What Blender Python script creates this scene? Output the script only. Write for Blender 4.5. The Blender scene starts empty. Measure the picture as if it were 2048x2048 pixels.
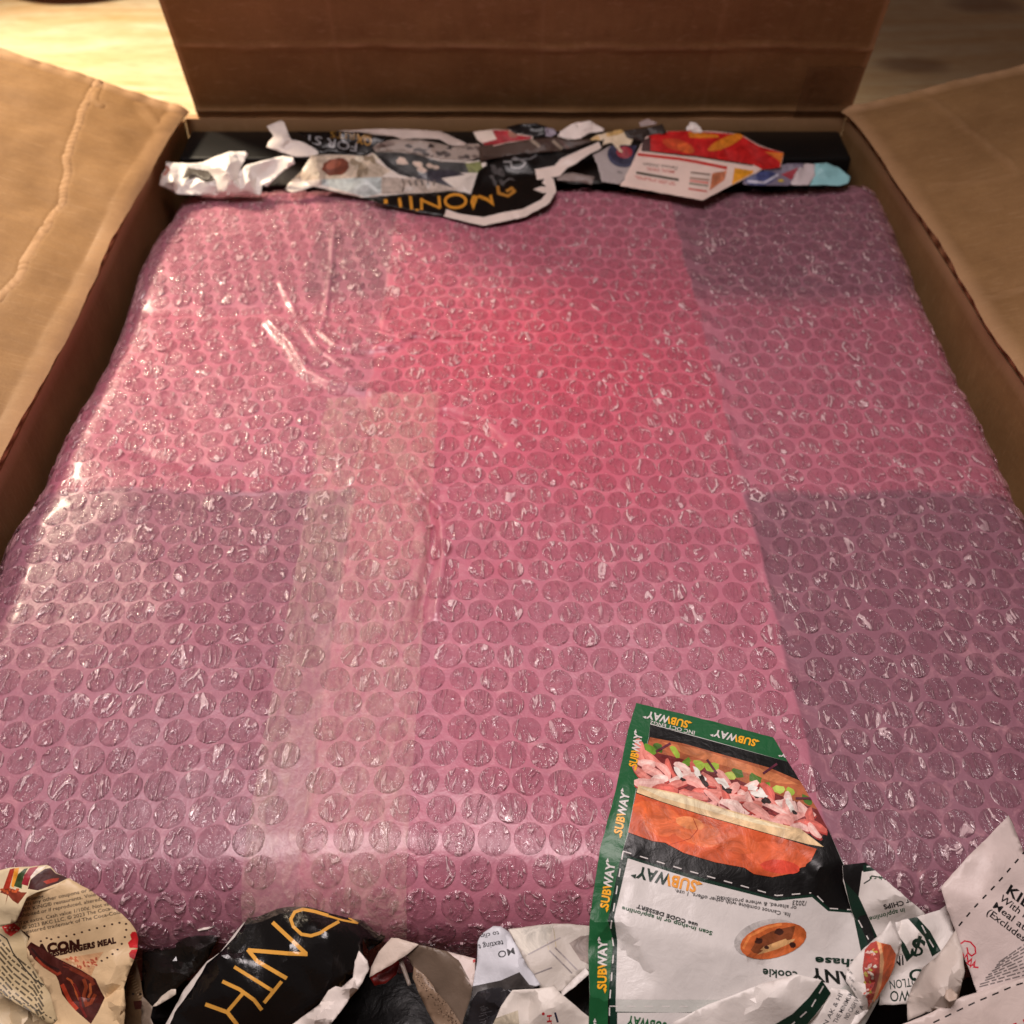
import bpy, math, random
import numpy as np
from mathutils import Vector, Matrix, noise
from mathutils.geometry import delaunay_2d_cdt, tessellate_polygon
R_ = math.radians
scene = bpy.context.scene
COL = scene.collection
rnd = random.Random(7)

# ---------------------------------------------------------------- camera
PITCH = R_(46.3); CH = 0.311            # looking down, metres above the parcel's top
SP, CP = math.sin(PITCH), math.cos(PITCH)
cam = bpy.data.cameras.new('camera'); cam.sensor_width = 36; cam.lens = 36
cam.clip_start = 0.01; cam.clip_end = 100
camo = bpy.data.objects.new('camera', cam); COL.objects.link(camo)
camo.location = (0, 0, CH); camo.rotation_euler = (math.pi/2 - PITCH, 0, 0)
cam.dof.use_dof = True; cam.dof.focus_distance = 0.345; cam.dof.aperture_fstop = 15
scene.camera = camo

# ---------------------------------------------------------------- world and lamps
world = bpy.data.worlds.new('World'); scene.world = world; world.use_nodes = True
wb = world.node_tree.nodes['Background']
wb.inputs[0].default_value = (1.0, 0.66, 0.52, 1); wb.inputs[1].default_value = 0.075
def lamp(name, loc, target, size, power, color, sy=None):
    l = bpy.data.lights.new(name, 'AREA'); l.energy = power; l.color = color
    l.size = size
    if sy: l.shape = 'RECTANGLE'; l.size_y = sy
    o = bpy.data.objects.new(name, l); COL.objects.link(o); o.location = loc
    o.rotation_euler = (Vector(target) - Vector(loc)).to_track_quat('-Z', 'Y').to_euler()
    return o
def spot(name, loc, target, power, color, cone, blend, size):
    l = bpy.data.lights.new(name, 'SPOT'); l.energy = power; l.color = color
    l.spot_size = R_(cone); l.spot_blend = blend; l.shadow_soft_size = size
    o = bpy.data.objects.new(name, l); COL.objects.link(o); o.location = loc
    o.rotation_euler = (Vector(target) - Vector(loc)).to_track_quat('-Z', 'Y').to_euler()
    return o
spot('back_left_spot', (-0.66, 0.86, 0.50), (-0.47, 0.78, -0.14), 53.0, (1.0, 0.82, 0.60), 94, .5, .06)  # unseen lamp at back left, cone shaped to leave the right wood dark
lamp('overhead_fill', (-0.14, 0.20, 0.85), (-0.05, 0.20, 0), 0.46, 2.25, (1.0, 0.87, 0.86)).data.spread = R_(86)  # unseen fill light added overhead, spread narrowed to spare the right wood
vs = scene.view_settings; scene.display_settings.display_device = 'sRGB'
vs.view_transform = 'Standard'; vs.look = 'None'; vs.exposure = 0.0; vs.gamma = 1.0

# ---------------------------------------------------------------- helpers
def lin(c):
    return tuple(((v/255)/12.92 if v/255 <= .04045 else ((v/255+.055)/1.055)**2.4) for v in c[:3]) + (1,)
def tag(o, label=None, cat=None, group=None, kind=None):
    if label: o['label'] = label
    if cat: o['category'] = cat
    if group: o['group'] = group
    if kind: o['kind'] = kind
    return o
def link(name, data, parent=None):
    o = bpy.data.objects.new(name, data); COL.objects.link(o)
    if parent: o.parent = parent
    return o
class NT:
    def __init__(s, name):
        s.m = bpy.data.materials.new(name); s.m.use_nodes = True
        s.t = s.m.node_tree; s.b = s.t.nodes['Principled BSDF']
    def n(s, typ, **kw):
        nd = s.t.nodes.new(typ)
        for k, v in kw.items():
            if k.startswith('i_'): nd.inputs[k[2:].replace('_', ' ')].default_value = v
            else: setattr(nd, k, v)
        return nd
    def l(s, a, b): s.t.links.new(a, b)
    def put(s, inp, v):
        if isinstance(v, bpy.types.NodeSocket): s.l(v, inp)
        else: inp.default_value = v
    def math(s, op, a, b=0.0, c=0.0, clamp=False):
        nd = s.n('ShaderNodeMath', operation=op, use_clamp=clamp)
        s.put(nd.inputs[0], a); s.put(nd.inputs[1], b); s.put(nd.inputs[2], c)
        return nd.outputs[0]
    def mix(s, f, a, b, blend='MIX'):
        nd = s.n('ShaderNodeMix', data_type='RGBA', blend_type=blend)
        s.put(nd.inputs[0], f); s.put(nd.inputs[6], a); s.put(nd.inputs[7], b)
        return nd.outputs[2]
    def rng(s, v, a, b, c=0.0, d=1.0, smooth=False):
        nd = s.n('ShaderNodeMapRange'); nd.interpolation_type = 'SMOOTHSTEP' if smooth else 'LINEAR'
        s.put(nd.inputs[0], v)
        for i, q in enumerate((a, b, c, d)): s.put(nd.inputs[i+1], q)
        return nd.outputs[0]
    def noise(s, vec, scale, detail=3, rough=.5, dist=0.0):
        nd = s.n('ShaderNodeTexNoise'); nd.inputs['Scale'].default_value = scale
        nd.inputs['Detail'].default_value = detail; nd.inputs['Roughness'].default_value = rough
        nd.inputs['Distortion'].default_value = dist
        if vec is not None: s.l(vec, nd.inputs['Vector'])
        return nd.outputs['Fac']
    def bump(s, h, strength, dist, prev=None):
        nd = s.n('ShaderNodeBump'); nd.inputs['Strength'].default_value = strength
        nd.inputs['Distance'].default_value = dist; s.l(h, nd.inputs['Height'])
        if prev is not None: s.l(prev, nd.inputs['Normal'])
        return nd.outputs[0]
    def pos(s): return s.n('ShaderNodeNewGeometry').outputs['Position']
    def mapv(s, vec, scale=(1,1,1), rot=(0,0,0), loc=(0,0,0)):
        nd = s.n('ShaderNodeMapping'); s.l(vec, nd.inputs[0])
        nd.inputs['Scale'].default_value = scale; nd.inputs['Rotation'].default_value = rot
        nd.inputs['Location'].default_value = loc
        return nd.outputs[0]
    def base(s, col, rough=.5, spec=.5):
        s.put(s.b.inputs['Base Color'], col); s.put(s.b.inputs['Roughness'], rough)
        s.put(s.b.inputs['Specular IOR Level'], spec)

def m_card():
    t = NT('kraft_cardboard'); p = t.pos()
    a = t.noise(p, 22, 6, .7); f = t.noise(t.mapv(p, (60, 60, 60)), 18, 3, .7)
    c = t.mix(t.rng(a, .3, .7), lin((136, 102, 64)), lin((162, 125, 82)))
    c = t.mix(t.rng(f, .35, .75, 0, .35), c, lin((120, 84, 54)))
    fb = t.noise(t.mapv(p, (30, 300, 30)), 3, 3, .7); c = t.mix(t.rng(fb, .55, .8, 0, .3), c, lin((206, 170, 130)))
    at = t.n('ShaderNodeAttribute', attribute_name='scuff')
    c = t.mix(at.outputs['Fac'], c, lin((214, 172, 132)))
    t.base(c, .62, .3)
    t.l(t.bump(t.noise(t.mapv(p, (1, 1, 1)), 260, 4, .6), .25, .0006), t.b.inputs['Normal'])
    return t.m
def m_card_edge():
    t = NT('cardboard_cut_edge'); p = t.pos()
    w = t.n('ShaderNodeTexWave', wave_type='BANDS', bands_direction='DIAGONAL'); t.l(p, w.inputs[0])
    w.inputs['Scale'].default_value = 50; w.inputs['Distortion'].default_value = 2
    c = t.mix(w.outputs['Fac'], lin((120, 78, 45)), lin((200, 155, 110)))
    t.base(c, .8, .2); t.l(t.bump(w.outputs['Fac'], .5, .001), t.b.inputs['Normal'])
    return t.m
def m_wood():
    t = NT('pale_pine_wood'); p = t.pos()
    q = t.mapv(p, (1.2, 9, 9), (0, 0, R_(-9)))
    g = t.noise(q, 2.6, 5, .65, 2.6)
    q2 = t.mapv(p, (8, 90, 8), (0, 0, R_(-9)))
    f = t.noise(q2, 5, 3, .6)
    c = t.mix(t.rng(g, .32, .68), lin((248, 236, 204)), lin((228, 192, 138)))
    c = t.mix(t.rng(f, .42, .75, 0, .6), c, lin((186, 130, 74)))
    # two knots
    for (kx, ky, r) in ((.43, 1.10, .030), (.56, 1.27, .036), (-.30, 1.40, .03)):
        v = t.n('ShaderNodeVectorMath', operation='SUBTRACT'); t.l(p, v.inputs[0]); v.inputs[1].default_value = (kx, ky, -.15)
        v2 = t.mapv(v.outputs[0], (.62, 1, 0), (0, 0, R_(-9)))
        ln = t.n('ShaderNodeVectorMath', operation='LENGTH'); t.l(v2, ln.inputs[0])
        d = t.math('ADD', ln.outputs['Value'], t.math('MULTIPLY', t.noise(p, 30, 2), r*.5))
        k = t.rng(d, r*1.25, r*.6, 0, .85, True)
        c = t.mix(t.math('MULTIPLY', k, .7), c, lin((120, 70, 38)))
    t.base(c, .42, .4)
    t.l(t.bump(f, .15, .0008), t.b.inputs['Normal'])
    return t.m

def film_color(t, dark=False):
    p = t.pos(); sx = t.n('ShaderNodeSeparateXYZ'); t.l(p, sx.inputs[0])
    nz = t.math('MULTIPLY', t.math('SUBTRACT', t.noise(p, 60, 2), .5), .006)
    X = t.math('ADD', sx.outputs[0], nz); Y = t.math('ADD', sx.outputs[1], nz)
    e = .0009
    right = t.math('SUBTRACT', .105, t.math('MULTIPLY', sx.outputs[1], .02))
    xr = t.math('SUBTRACT', X, right)
    c1 = t.rng(xr, e, -e, 0, 1, True)
    c2 = t.rng(X, -.067-e, -.067+e, 0, 1, True)
    c = t.math('MULTIPLY', c1, c2)
    back = t.math('MULTIPLY', t.rng(Y, .44, .47, 0, .35, True), c1)
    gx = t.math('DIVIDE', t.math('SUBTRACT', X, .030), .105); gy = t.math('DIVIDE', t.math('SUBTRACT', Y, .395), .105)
    G = t.math('POWER', 2.718, t.math('MULTIPLY', t.math('ADD', t.math('MULTIPLY', gx, gx), t.math('MULTIPLY', gy, gy)), -1.0))  # broad glow in the upper centre, painted into the film colour
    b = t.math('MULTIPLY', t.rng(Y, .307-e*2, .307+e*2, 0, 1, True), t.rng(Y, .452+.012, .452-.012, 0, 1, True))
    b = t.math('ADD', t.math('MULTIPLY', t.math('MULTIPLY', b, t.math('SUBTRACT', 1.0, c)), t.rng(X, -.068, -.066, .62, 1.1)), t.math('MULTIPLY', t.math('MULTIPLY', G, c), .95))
    left = t.rng(X, -.066, -.068, 0, .45, True)
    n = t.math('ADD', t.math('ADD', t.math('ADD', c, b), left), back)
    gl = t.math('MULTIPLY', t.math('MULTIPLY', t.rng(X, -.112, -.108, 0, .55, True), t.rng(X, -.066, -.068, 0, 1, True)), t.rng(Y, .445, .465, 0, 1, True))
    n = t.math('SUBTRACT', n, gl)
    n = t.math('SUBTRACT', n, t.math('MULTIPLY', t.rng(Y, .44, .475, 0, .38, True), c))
    lowl = t.math('MULTIPLY', t.rng(X, -.066, -.068, 0, .3, True), t.rng(Y, .20, .306, 0, 1, True)); n = t.math('SUBTRACT', n, t.math('MULTIPLY', lowl, t.rng(Y, .3080, .3060, 0, 1, True)))
    big = t.math('MULTIPLY', t.math('SUBTRACT', t.noise(p, 9, 3), .5), .7)
    n = t.math('ADD', n, big)
    mot = t.math('MULTIPLY', t.math('SUBTRACT', t.noise(p, 120, 3, .6), .5), .5)
    c = t.math('MULTIPLY', c, .9)
    n = t.math('ADD', n, mot)
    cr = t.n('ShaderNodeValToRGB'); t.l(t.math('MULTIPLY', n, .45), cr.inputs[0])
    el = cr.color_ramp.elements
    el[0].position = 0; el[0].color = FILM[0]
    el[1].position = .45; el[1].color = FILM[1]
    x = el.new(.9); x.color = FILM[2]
    return cr.outputs[0], n, p
FILM = [(.275, .125, .165, 1), (.46, .165, .225, 1), (.60, .105, .165, 1)]
def m_film():
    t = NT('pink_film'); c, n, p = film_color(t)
    # milky streaks where inner layers touch
    s = t.noise(t.mapv(p, (1, 1, 1)), 150, 4, .65, 1.0)
    c = t.mix(t.rng(s, .52, .75, 0, .35), c, (.80, .42, .45, 1))
    v = t.n('ShaderNodeTexVoronoi'); v.inputs['Scale'].default_value = 88; t.l(p, v.inputs['Vector'])
    c = t.mix(t.rng(v.outputs['Distance'], .25, .5, .14, 0), c, (.22, .06, .09, 1))
    t.base(c, .38, .5)
    h1 = t.bump(t.noise(p, 190, 4, .6, .6), .35, .0012)
    t.l(t.bump(t.noise(p, 700, 2), .12, .0004, h1), t.b.inputs['Normal'])
    t.b.inputs['Coat Weight'].default_value = .18; t.b.inputs['Coat Roughness'].default_value = .12
    return t.m
def m_bubble():
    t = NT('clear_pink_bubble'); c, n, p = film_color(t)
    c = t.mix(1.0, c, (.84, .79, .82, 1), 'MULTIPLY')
    oi = t.n('ShaderNodeObjectInfo')
    tc = t.n('ShaderNodeTexCoord').outputs['Object']
    # crinkle facets stretched in a random direction
    q = t.mapv(p, (1, .30, 1), (0, 0, .3))
    dd = t.noise(p, 70, 1); rotn = t.n('ShaderNodeVectorRotate', rotation_type='Z_AXIS'); t.l(p, rotn.inputs['Vector']); t.l(t.math('MULTIPLY', t.noise(p, 22, 1), 5.0), rotn.inputs['Angle'])
    d = t.noise(t.mapv(p, (1, .33, 1), (0, 0, .3)), 205, 3, .6, 2.4)
    v = t.n('ShaderNodeTexVoronoi', feature='F1'); v.inputs['Scale'].default_value = 420; t.l(q, v.inputs['Vector'])
    glint = t.math('MULTIPLY', t.rng(d, .56, .63, 0, 1), t.rng(dd, .35, .60, .20, .75))
    c = t.mix(glint, c, (.95, .72, .74, 1))  # white glints along the crinkles painted into the bubble colour
    lw = t.n('ShaderNodeLayerWeight'); lw.inputs['Blend'].default_value = .55
    c = t.mix(t.rng(lw.outputs['Facing'], .55, .82, 0, .85), c, (.85, .45, .5, 1))
    t.base(c, .13, .8)
    b1 = t.bump(d, 1.0, .0022); b2 = t.bump(v.outputs['Distance'], .55, .0011, b1)
    t.l(b2, t.b.inputs['Normal'])
    t.b.inputs['Coat Weight'].default_value = .6; t.b.inputs['Coat Roughness'].default_value = .06
    t.l(b2, t.b.inputs['Coat Normal'])
    t.l(t.math('ADD', t.rng(d, .50, .62, .24, .85), t.rng(lw.outputs['Facing'], .6, .9, 0, .3), clamp=True), t.b.inputs['Alpha'])
    return t.m
def m_tape():
    t = NT('clear_packing_tape'); p = t.pos()
    s = t.noise(t.mapv(p, (1, .35, 1)), 240, 3, .6, 1.5)
    t.base((.96, .76, .60, 1), .16, .6)
    b1 = t.bump(s, .9, .0015)
    t.l(t.bump(t.noise(p, 90, 2), .35, .002, b1), t.b.inputs['Normal'])
    t.l(t.rng(s, .40, .75, .06, .24), t.b.inputs['Alpha'])
    return t.m
_pm = {}
def m_paper(c, rough=.5, spec=.4, name='paper', bump=.3):
    k = (tuple(c), rough, name)
    if k in _pm: return _pm[k]
    t = NT(name); p = t.pos()
    a = t.noise(p, 70, 3, .6)
    cc = lin(c); dk = tuple(v*.86 for v in cc[:3]) + (1,)
    t.base(t.mix(t.rng(a, .4, .75), cc, dk), rough, spec)
    t.l(t.bump(t.noise(p, 160, 4, .6, .5), bump, .0012), t.b.inputs['Normal'])
    _pm[k] = t.m; return t.m
def m_black():
    t = NT('black_plastic'); t.base((.006, .006, .006, 1), .38, .25)
    t.l(t.bump(t.noise(t.pos(), 60, 3), .15, .001), t.b.inputs['Normal'])
    return t.m

# pixel of the 2048 px photograph -> point at height z
def unproj(px, py, z):
    u = (px-1024)/2048; v = (1024-py)/2048
    d = (u, CP + v*SP, -SP + v*CP)
    k = (z-CH)/d[2]
    return (d[0]*k, d[1]*k, z)

CARD = m_card(); EDGE = m_card_edge(); WOOD = m_wood(); BLACK = m_black()

# ---------------------------------------------------------------- table
TZ = -.15
def grid_mesh(name, f, nu, nv, mats, attr=None, smooth=True):
    vs_, fs, sc = [], [], []
    for j in range(nv+1):
        for i in range(nu+1):
            r = f(i/nu, j/nv)
            vs_.append(r[:3]); sc.append(r[3] if len(r) > 3 else 0)
    for j in range(nv):
        for i in range(nu):
            a = j*(nu+1)+i; fs.append((a, a+1, a+nu+2, a+nu+1))
    me = bpy.data.meshes.new(name); me.from_pydata(vs_, [], fs)
    for m in mats: me.materials.append(m)
    if attr:
        at = me.attributes.new(attr, 'FLOAT', 'POINT'); at.data.foreach_set('value', sc)
    me.polygons.foreach_set('use_smooth', [smooth]*len(fs)); me.update()
    return me
me = grid_mesh('table', lambda u, v: (-3+6*u, -2+6*v, TZ), 8, 8, [WOOD])
tag(link('table', me), kind='structure')

# ---------------------------------------------------------------- cardboard box
box = link('cardboard_box', None)
tag(box, 'open brown cardboard box with its flaps folded out around the pink parcel', 'box')
RIM = .014; BY = .628; FY = .045
LW = [(-.2135, .045), (-.2135, .20), (-.2135, .34), (-.2125, .42), (-.2135, .52), (-.2100, .595), (-.2075, .628)]
RW = [(.236, .045), (.236, .20), (.235, .34), (.2290, .40), (.2270, .45), (.2225, .53), (.2160, .60), (.2110, .628)]
def wall_x(W, y):
    for (x0, y0), (x1, y1) in zip(W, W[1:]):
        if y <= y1: return x0 + (x1-x0)*(max(y, y0)-y0)/(y1-y0)
    return W[-1][0]
def solid(o, th, off=-1, rim=None):
    m = o.modifiers.new('thickness', 'SOLIDIFY'); m.thickness = th; m.offset = off
    if rim is not None: m.material_offset_rim = rim
    if th > .001:
        e = o.modifiers.new('crisp_edges', 'EDGE_SPLIT'); e.split_angle = R_(42)
    return o
def nz(x, y, z=0., s=1.): return noise.noise(Vector((x*s, y*s, z)))
def wallL(u, v):
    y = FY + (BY-FY)*u; z = TZ+.004 + (RIM-TZ-.004)*v
    return (wall_x(LW, y) + .0012*nz(y, z, 1, 25)*(1-v), y, z, .6*max(0, (v-.95)/.05))
def wallR(u, v):
    y = BY + (FY-BY)*u; z = TZ+.004 + (RIM-TZ-.004)*v
    return (wall_x(RW, y) + .0012*nz(y, z, 2, 25)*(1-v), y, z, .6*max(0, (v-.95)/.05))
XL, XR = LW[-1][0], RW[-1][0]
o = solid(link('side_wall', grid_mesh('side_wall', wallL, 60, 20, [CARD, EDGE], 'scuff'), box), .006, -1)
o = solid(link('side_wall', grid_mesh('side_wall', wallR, 60, 20, [CARD, EDGE], 'scuff'), box), .006, -1)
o = solid(link('back_wall', grid_mesh('back_wall', lambda u, v: (XL+(XR-XL)*u, BY+.0005, TZ+.004+(RIM-TZ-.004)*v, .5*max(0, (v-.93)/.07)), 40, 20, [CARD, EDGE], 'scuff'), box), .006, -1)
o = solid(link('front_wall', grid_mesh('front_wall', lambda u, v: (.236-(.4495)*u, FY-.0005, TZ+.004+(RIM-TZ-.004)*v, 0), 20, 8, [CARD, EDGE], 'scuff'), box), .006, -1)
link('base_panel', grid_mesh('base_panel', lambda u, v: (-.212+.446*u, FY+.002+(BY-FY-.004)*v, TZ+.005, 0), 10, 10, [CARD], 'scuff'), box)

def seg_dist(p, pts):
    best = 9e9
    for (ax, ay), (bx, by) in zip(pts, pts[1:]):
        dx, dy = bx-ax, by-ay; L = dx*dx+dy*dy
        t = max(0, min(1, ((p[0]-ax)*dx+(p[1]-ay)*dy)/L))
        best = min(best, math.hypot(p[0]-ax-t*dx, p[1]-ay-t*dy))
    return best
# side flaps: hinge along the rim, rising outward
def flap_side(W, side, ang, length, creases):
    ca, sa = math.cos(ang), math.sin(ang)
    yb, yf = BY-.001, .10
    def f(u, v):
        # v: along hinge front->back, u: away from the hinge
        y = yf + (yb-yf)*v; w = length*u
        hx = wall_x(W, y)
        # rounded fold
        r = .006; h = 0; s = 0
        x = w; zz = 0
        h += .0022*nz(w, y, 5, 14) + .0007*nz(w, y, 6, 60)
        for pts, amp, wd, sc in creases:
            d = seg_dist((w + .0022*nz(y, 0, 9, 55), y), pts)
            h += amp*.55*math.exp(-(d/wd)**2)*(.6+.8*nz(y, 3, 1, 40)) - amp*.3*math.exp(-((d-wd*2)/wd)**2)
            s = max(s, sc*math.exp(-(d/(wd*.55))**2))
        eb = max(0, 1-(yb-y)/.009)                # crushed far edge
        fr = .55 + .45*nz(w*1., 3, 2, 120)
        h += .0028*eb*fr; s = max(s, .75*min(1, eb*1.6)*(.6+.6*nz(w, 1, 3, 90)))
        s = max(s, .35*math.exp(-(w/.004)**2))
        h *= min(1, w/.006)
        h += .00005*math.sin(y*2*math.pi/.0072) + .0011*nz(w, y, 8, 5)*min(1, w/.03)
        h += .0010+.0009*math.exp(-((w-.003)/.0035)**2)
        bulge = .004*(1-math.exp(-w/.008))
        X = hx + side*(w*ca) - side*h*sa*0
        Z = RIM + w*sa + h + bulge*0
        yy = y + (.0016*nz(w, 7, 1, 70) if v > .995 else 0)
        return (X - side*h*sa, yy, Z, max(0, min(1, s)))
    return f
def P2(px, py, W, side, ang):    # photo pixel -> (w, y) on a side flap plane
    ca, sa = math.cos(ang), math.sin(ang)
    hx = wall_x(W, .45); u = (px-1024)/2048; v = (1024-py)/2048
    d = Vector((u, CP+v*SP, -SP+v*CP)); n = Vector((-side*sa, 0, ca)); o_ = Vector((0, 0, CH)); q = Vector((hx, 0, RIM))
    k = (q-o_).dot(n)/d.dot(n); p = o_ + d*k
    return (abs(p.x-hx)/ca, p.y)
AL, AR = R_(20), R_(15)
def cr(pts, W, side, ang): return [P2(x, y, W, side, ang) for x, y in pts]
crL = [(cr([(182, 170), (150, 265), (133, 340), (138, 362), (122, 425), (95, 470), (62, 520), (42, 560), (20, 600), (0, 625)], LW, -1, AL), .0010, .0008, .6),
       (cr([(182, 170), (176, 225), (190, 235)], LW, -1, AL), .001, .0012, .2),
       (cr([(270, 235), (310, 280), (330, 260)], LW, -1, AL), .0009, .003, .1)]
crR = [(cr([(1880, 205), (1990, 310), (2048, 362)], RW, 1, AR), .0008, .0022, .12),
       (cr([(1970, 620), (2048, 598)], RW, 1, AR), .0012, .0016, .15),
       (cr([(1880, 395), (1960, 385), (2048, 370)], RW, 1, AR), .0006, .002, .1)]
me = grid_mesh('flap', lambda u, v: flap_side(LW, -1, AL, .20, crL)(u, 1-v), 250, 420, [CARD, EDGE], 'scuff')
me.flip_normals()
o = solid(link('flap', me, box), .006, -1, 1)
tag(o, 'left flap with a long wavy torn crease, lit golden')
me = grid_mesh('flap', lambda u, v: flap_side(RW, 1, AR, .20, crR)(u, 1-v), 110, 300, [CARD, EDGE], 'scuff')
for me_ in (me,): pass
o = solid(link('flap', me, box), .006, -1, 1)
tag(o, 'right flap in dim light')
# back flap: leans towards the camera
BA = R_(16)
def backflap(u, v):
    w = .36*v; x0 = -.199 + (.412)*u
    y = BY + .0015 - w*math.sin(BA); z = RIM + w*math.cos(BA)
    h = .0015*nz(x0, w, 3, 9) + .0005*nz(x0, w, 4, 45) + .00006*math.sin(x0*2*math.pi/.0075); s = 0
    for wc, a, sc in ((.0062, .0012, .45), (.052+.003*nz(x0, 0, 1, 6)+.0022*nz(x0, 2, 1, 30), .0008, .5), (.1005+.004*nz(x0, 0, 2, 5)+.0015*nz(x0, 5, 1, 45), .0009, .8)):
        d = abs(w-wc); k = .5+.7*nz(x0, wc*50, 7, 30)
        h += a*math.exp(-(d/.0015)**2); s = max(s, 1.3*sc*max(0, k)*math.exp(-(d/.0009)**2))
    if w < .006: s = max(s, .22)
    for xc in (-.105, .017, .02+.1): 
        s = max(s, .10*math.exp(-((x0-xc-.01*w)/.0012)**2))
    if u < .006 or u > .994: s = max(s, .35)
    return (x0, y-h*math.cos(BA), z-h*math.sin(BA), s)
me = grid_mesh('flap', backflap, 230, 170, [CARD, EDGE], 'scuff')
o = solid(link('flap', me, box), .005, -1, 1)
tag(o, 'upright back flap with pale horizontal creases')
# tape on the right foot of the back flap
def m_flaptape():
    t = NT('glossy_brown_tape'); t.base(lin((150, 112, 78)), .25, .6); t.b.inputs['Alpha'].default_value = .5
    t.l(t.bump(t.noise(t.pos(), 200, 3), .6, .001), t.b.inputs['Normal']); return t.m
FT = m_flaptape()
def ftape(u, v):
    q = backflap((1-.085)+.083*u, v*.105+.002)
    return (q[0], q[1]-.0006-.0003*nz(u, v, 2, 9), q[2])
link('tape_strip', grid_mesh('tape_strip', ftape, 20, 20, [FT]), box)
for k in range(3):     # faint printed marks
    pass

# black slab between parcel and back wall
def rbox(name, x0, x1, y0, y1, z0, z1, mat, parent=None, bev=.002):
    import bmesh
    bm = bmesh.new(); bmesh.ops.create_cube(bm, size=1)
    for v in bm.verts: v.co = ((x0+x1)/2+v.co.x*(x1-x0), (y0+y1)/2+v.co.y*(y1-y0), (z0+z1)/2+v.co.z*(z1-z0))
    bmesh.ops.bevel(bm, geom=bm.edges[:], offset=bev, segments=3, affect='EDGES', profile=.5)
    me = bpy.data.meshes.new(name); bm.to_mesh(me); bm.free(); me.materials.append(mat)
    for p in me.polygons: p.use_smooth = True
    return link(name, me, parent)
o = rbox('black_slab', -.2035, .2075, .587, .6235, TZ+.006, .0088, BLACK)
tag(o, 'flat black slab standing between the pink parcel and the back wall of the box', 'slab')

# purple dish on the table, its near rim just in view
def lathe(name, prof, c, mat, n=64, parent=None):
    vs_, fs = [], []
    for (r, z) in prof:
        for k in range(n):
            a = 2*math.pi*k/n; vs_.append((c[0]+r*math.cos(a), c[1]+r*math.sin(a), c[2]+z))
    for j in range(len(prof)-1):
        for k in range(n):
            a, b = j*n+k, j*n+(k+1) % n; fs.append((a, b, b+n, a+n))
    me = bpy.data.meshes.new(name); me.from_pydata(vs_, [], fs); me.materials.append(mat)
    for p in me.polygons: p.use_smooth = True
    return link(name, me, parent)
PUR = m_paper((96, 50, 70), .3, .5, 'purple_glaze', .05)
q = unproj(104, -20, TZ+.022)
o = lathe('dish', [(.0, .004), (.045, .004), (.050, 0), (.056, .001), (.085, .014), (.110, .020), (.112, .022), (.108, .023), (.080, .017), (.05, .008), (0, .007)], (q[0], q[1]+.112, TZ+.0005), PUR)
tag(o, 'dark purple round dish on the pale wooden table in the far corner', 'dish')
# ---------------------------------------------------------------- the bubble-wrapped parcel
parcel = link('bubble_wrapped_parcel', None)
tag(parcel, 'large square parcel in pink bubble wrap with tape strips filling the box', 'parcel')
def w2(px, py): q = unproj(px, py, .002); return (q[0], q[1])
RIDGE = []   # (points, amp, width)
def rdg(pts, a, w): RIDGE.append(([w2(*p) for p in pts], a, w))
rdg([(668, 450), (662, 520), (652, 600), (640, 660), (672, 690), (740, 700), (800, 692)], .0016, .0013)
rdg([(540, 640), (585, 690), (615, 745), (660, 770), (740, 790)], .0024, .0030)
rdg([(735, 690), (770, 700), (830, 665)], .0015, .0014)
rdg([(820, 960), (850, 1000), (880, 1022)], .0020, .0014)
rdg([(850, 1010), (868, 1060), (862, 1110), (850, 1160), (838, 1230)], -.0036, .0024)
rdg([(880, 1040), (888, 1110), (880, 1180), (872, 1230)], .0016, .0013)
rdg([(890, 830), (960, 860), (1000, 900)], -.0026, .002)
rdg([(300, 620), (420, 622), (560, 612), (760, 640)], -.0014, .006)
rdg([(860, 680), (980, 690), (1060, 700)], .0010, .0013)
rdg([(700, 640), (780, 668), (860, 672)], .0012, .0012)
rdg([(560, 560), (600, 640), (640, 700), (700, 740)], .0012, .0014)
rdg([(250, 900), (420, 940), (640, 950)], -.0012, .004)
def fall(x, y):   # undulation of the top
    h = .0055*nz(x, y, 1.3, 7) + .0030*nz(x, y, 2.7, 17) + .0006*nz(x, y, 5, 60)
    h += .004*math.exp(-((x+.02)/.13)**2-((y-.33)/.14)**2)
    for pts, a, w in RIDGE:
        if abs(x-pts[0][0]) < .12 and abs(y-pts[0][1]) < .13:
            d = seg_dist((x, y), pts)
            if d < w*3: h += a*math.exp(-(d/w)**2)
    def ss(a, b, t): t = max(0, min(1, (t-a)/(b-a))); return t*t*(3-2*t)
    c = ss(-.0675, -.0663, x)*ss(.1012, .1000, x); b = ss(.3065, .3077, y)*ss(.458, .446, y)
    rg = .0007*math.exp(-((x-(.105-.02*y))/.0011)**2)*max(0, nz(y, 1, 3, 40)+.3)
    if x < -.067 or x > .1: rg += .0007*math.exp(-((y-.307)/.0011)**2)*max(0, nz(x, 1, 4, 40)+.3)
    return h + .0004*(c+b) + rg
def lo_x(y): return -.2060 + .0045*nz(y, 0, 4, 11) + .0034*nz(y, 1, 5, 30) - .0045*math.exp(-((y-.275)/.03)**2)
def hi_x(y): return .2215 + .0018*nz(y, 0, 6, 12) + .001*nz(y, 2, 7, 40)
def lo_y(x): return .128 + .003*nz(x, 0, 8, 12)
def hi_y(x): return .5700 + .0015*nz(x, 0, 9, 12)
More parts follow.
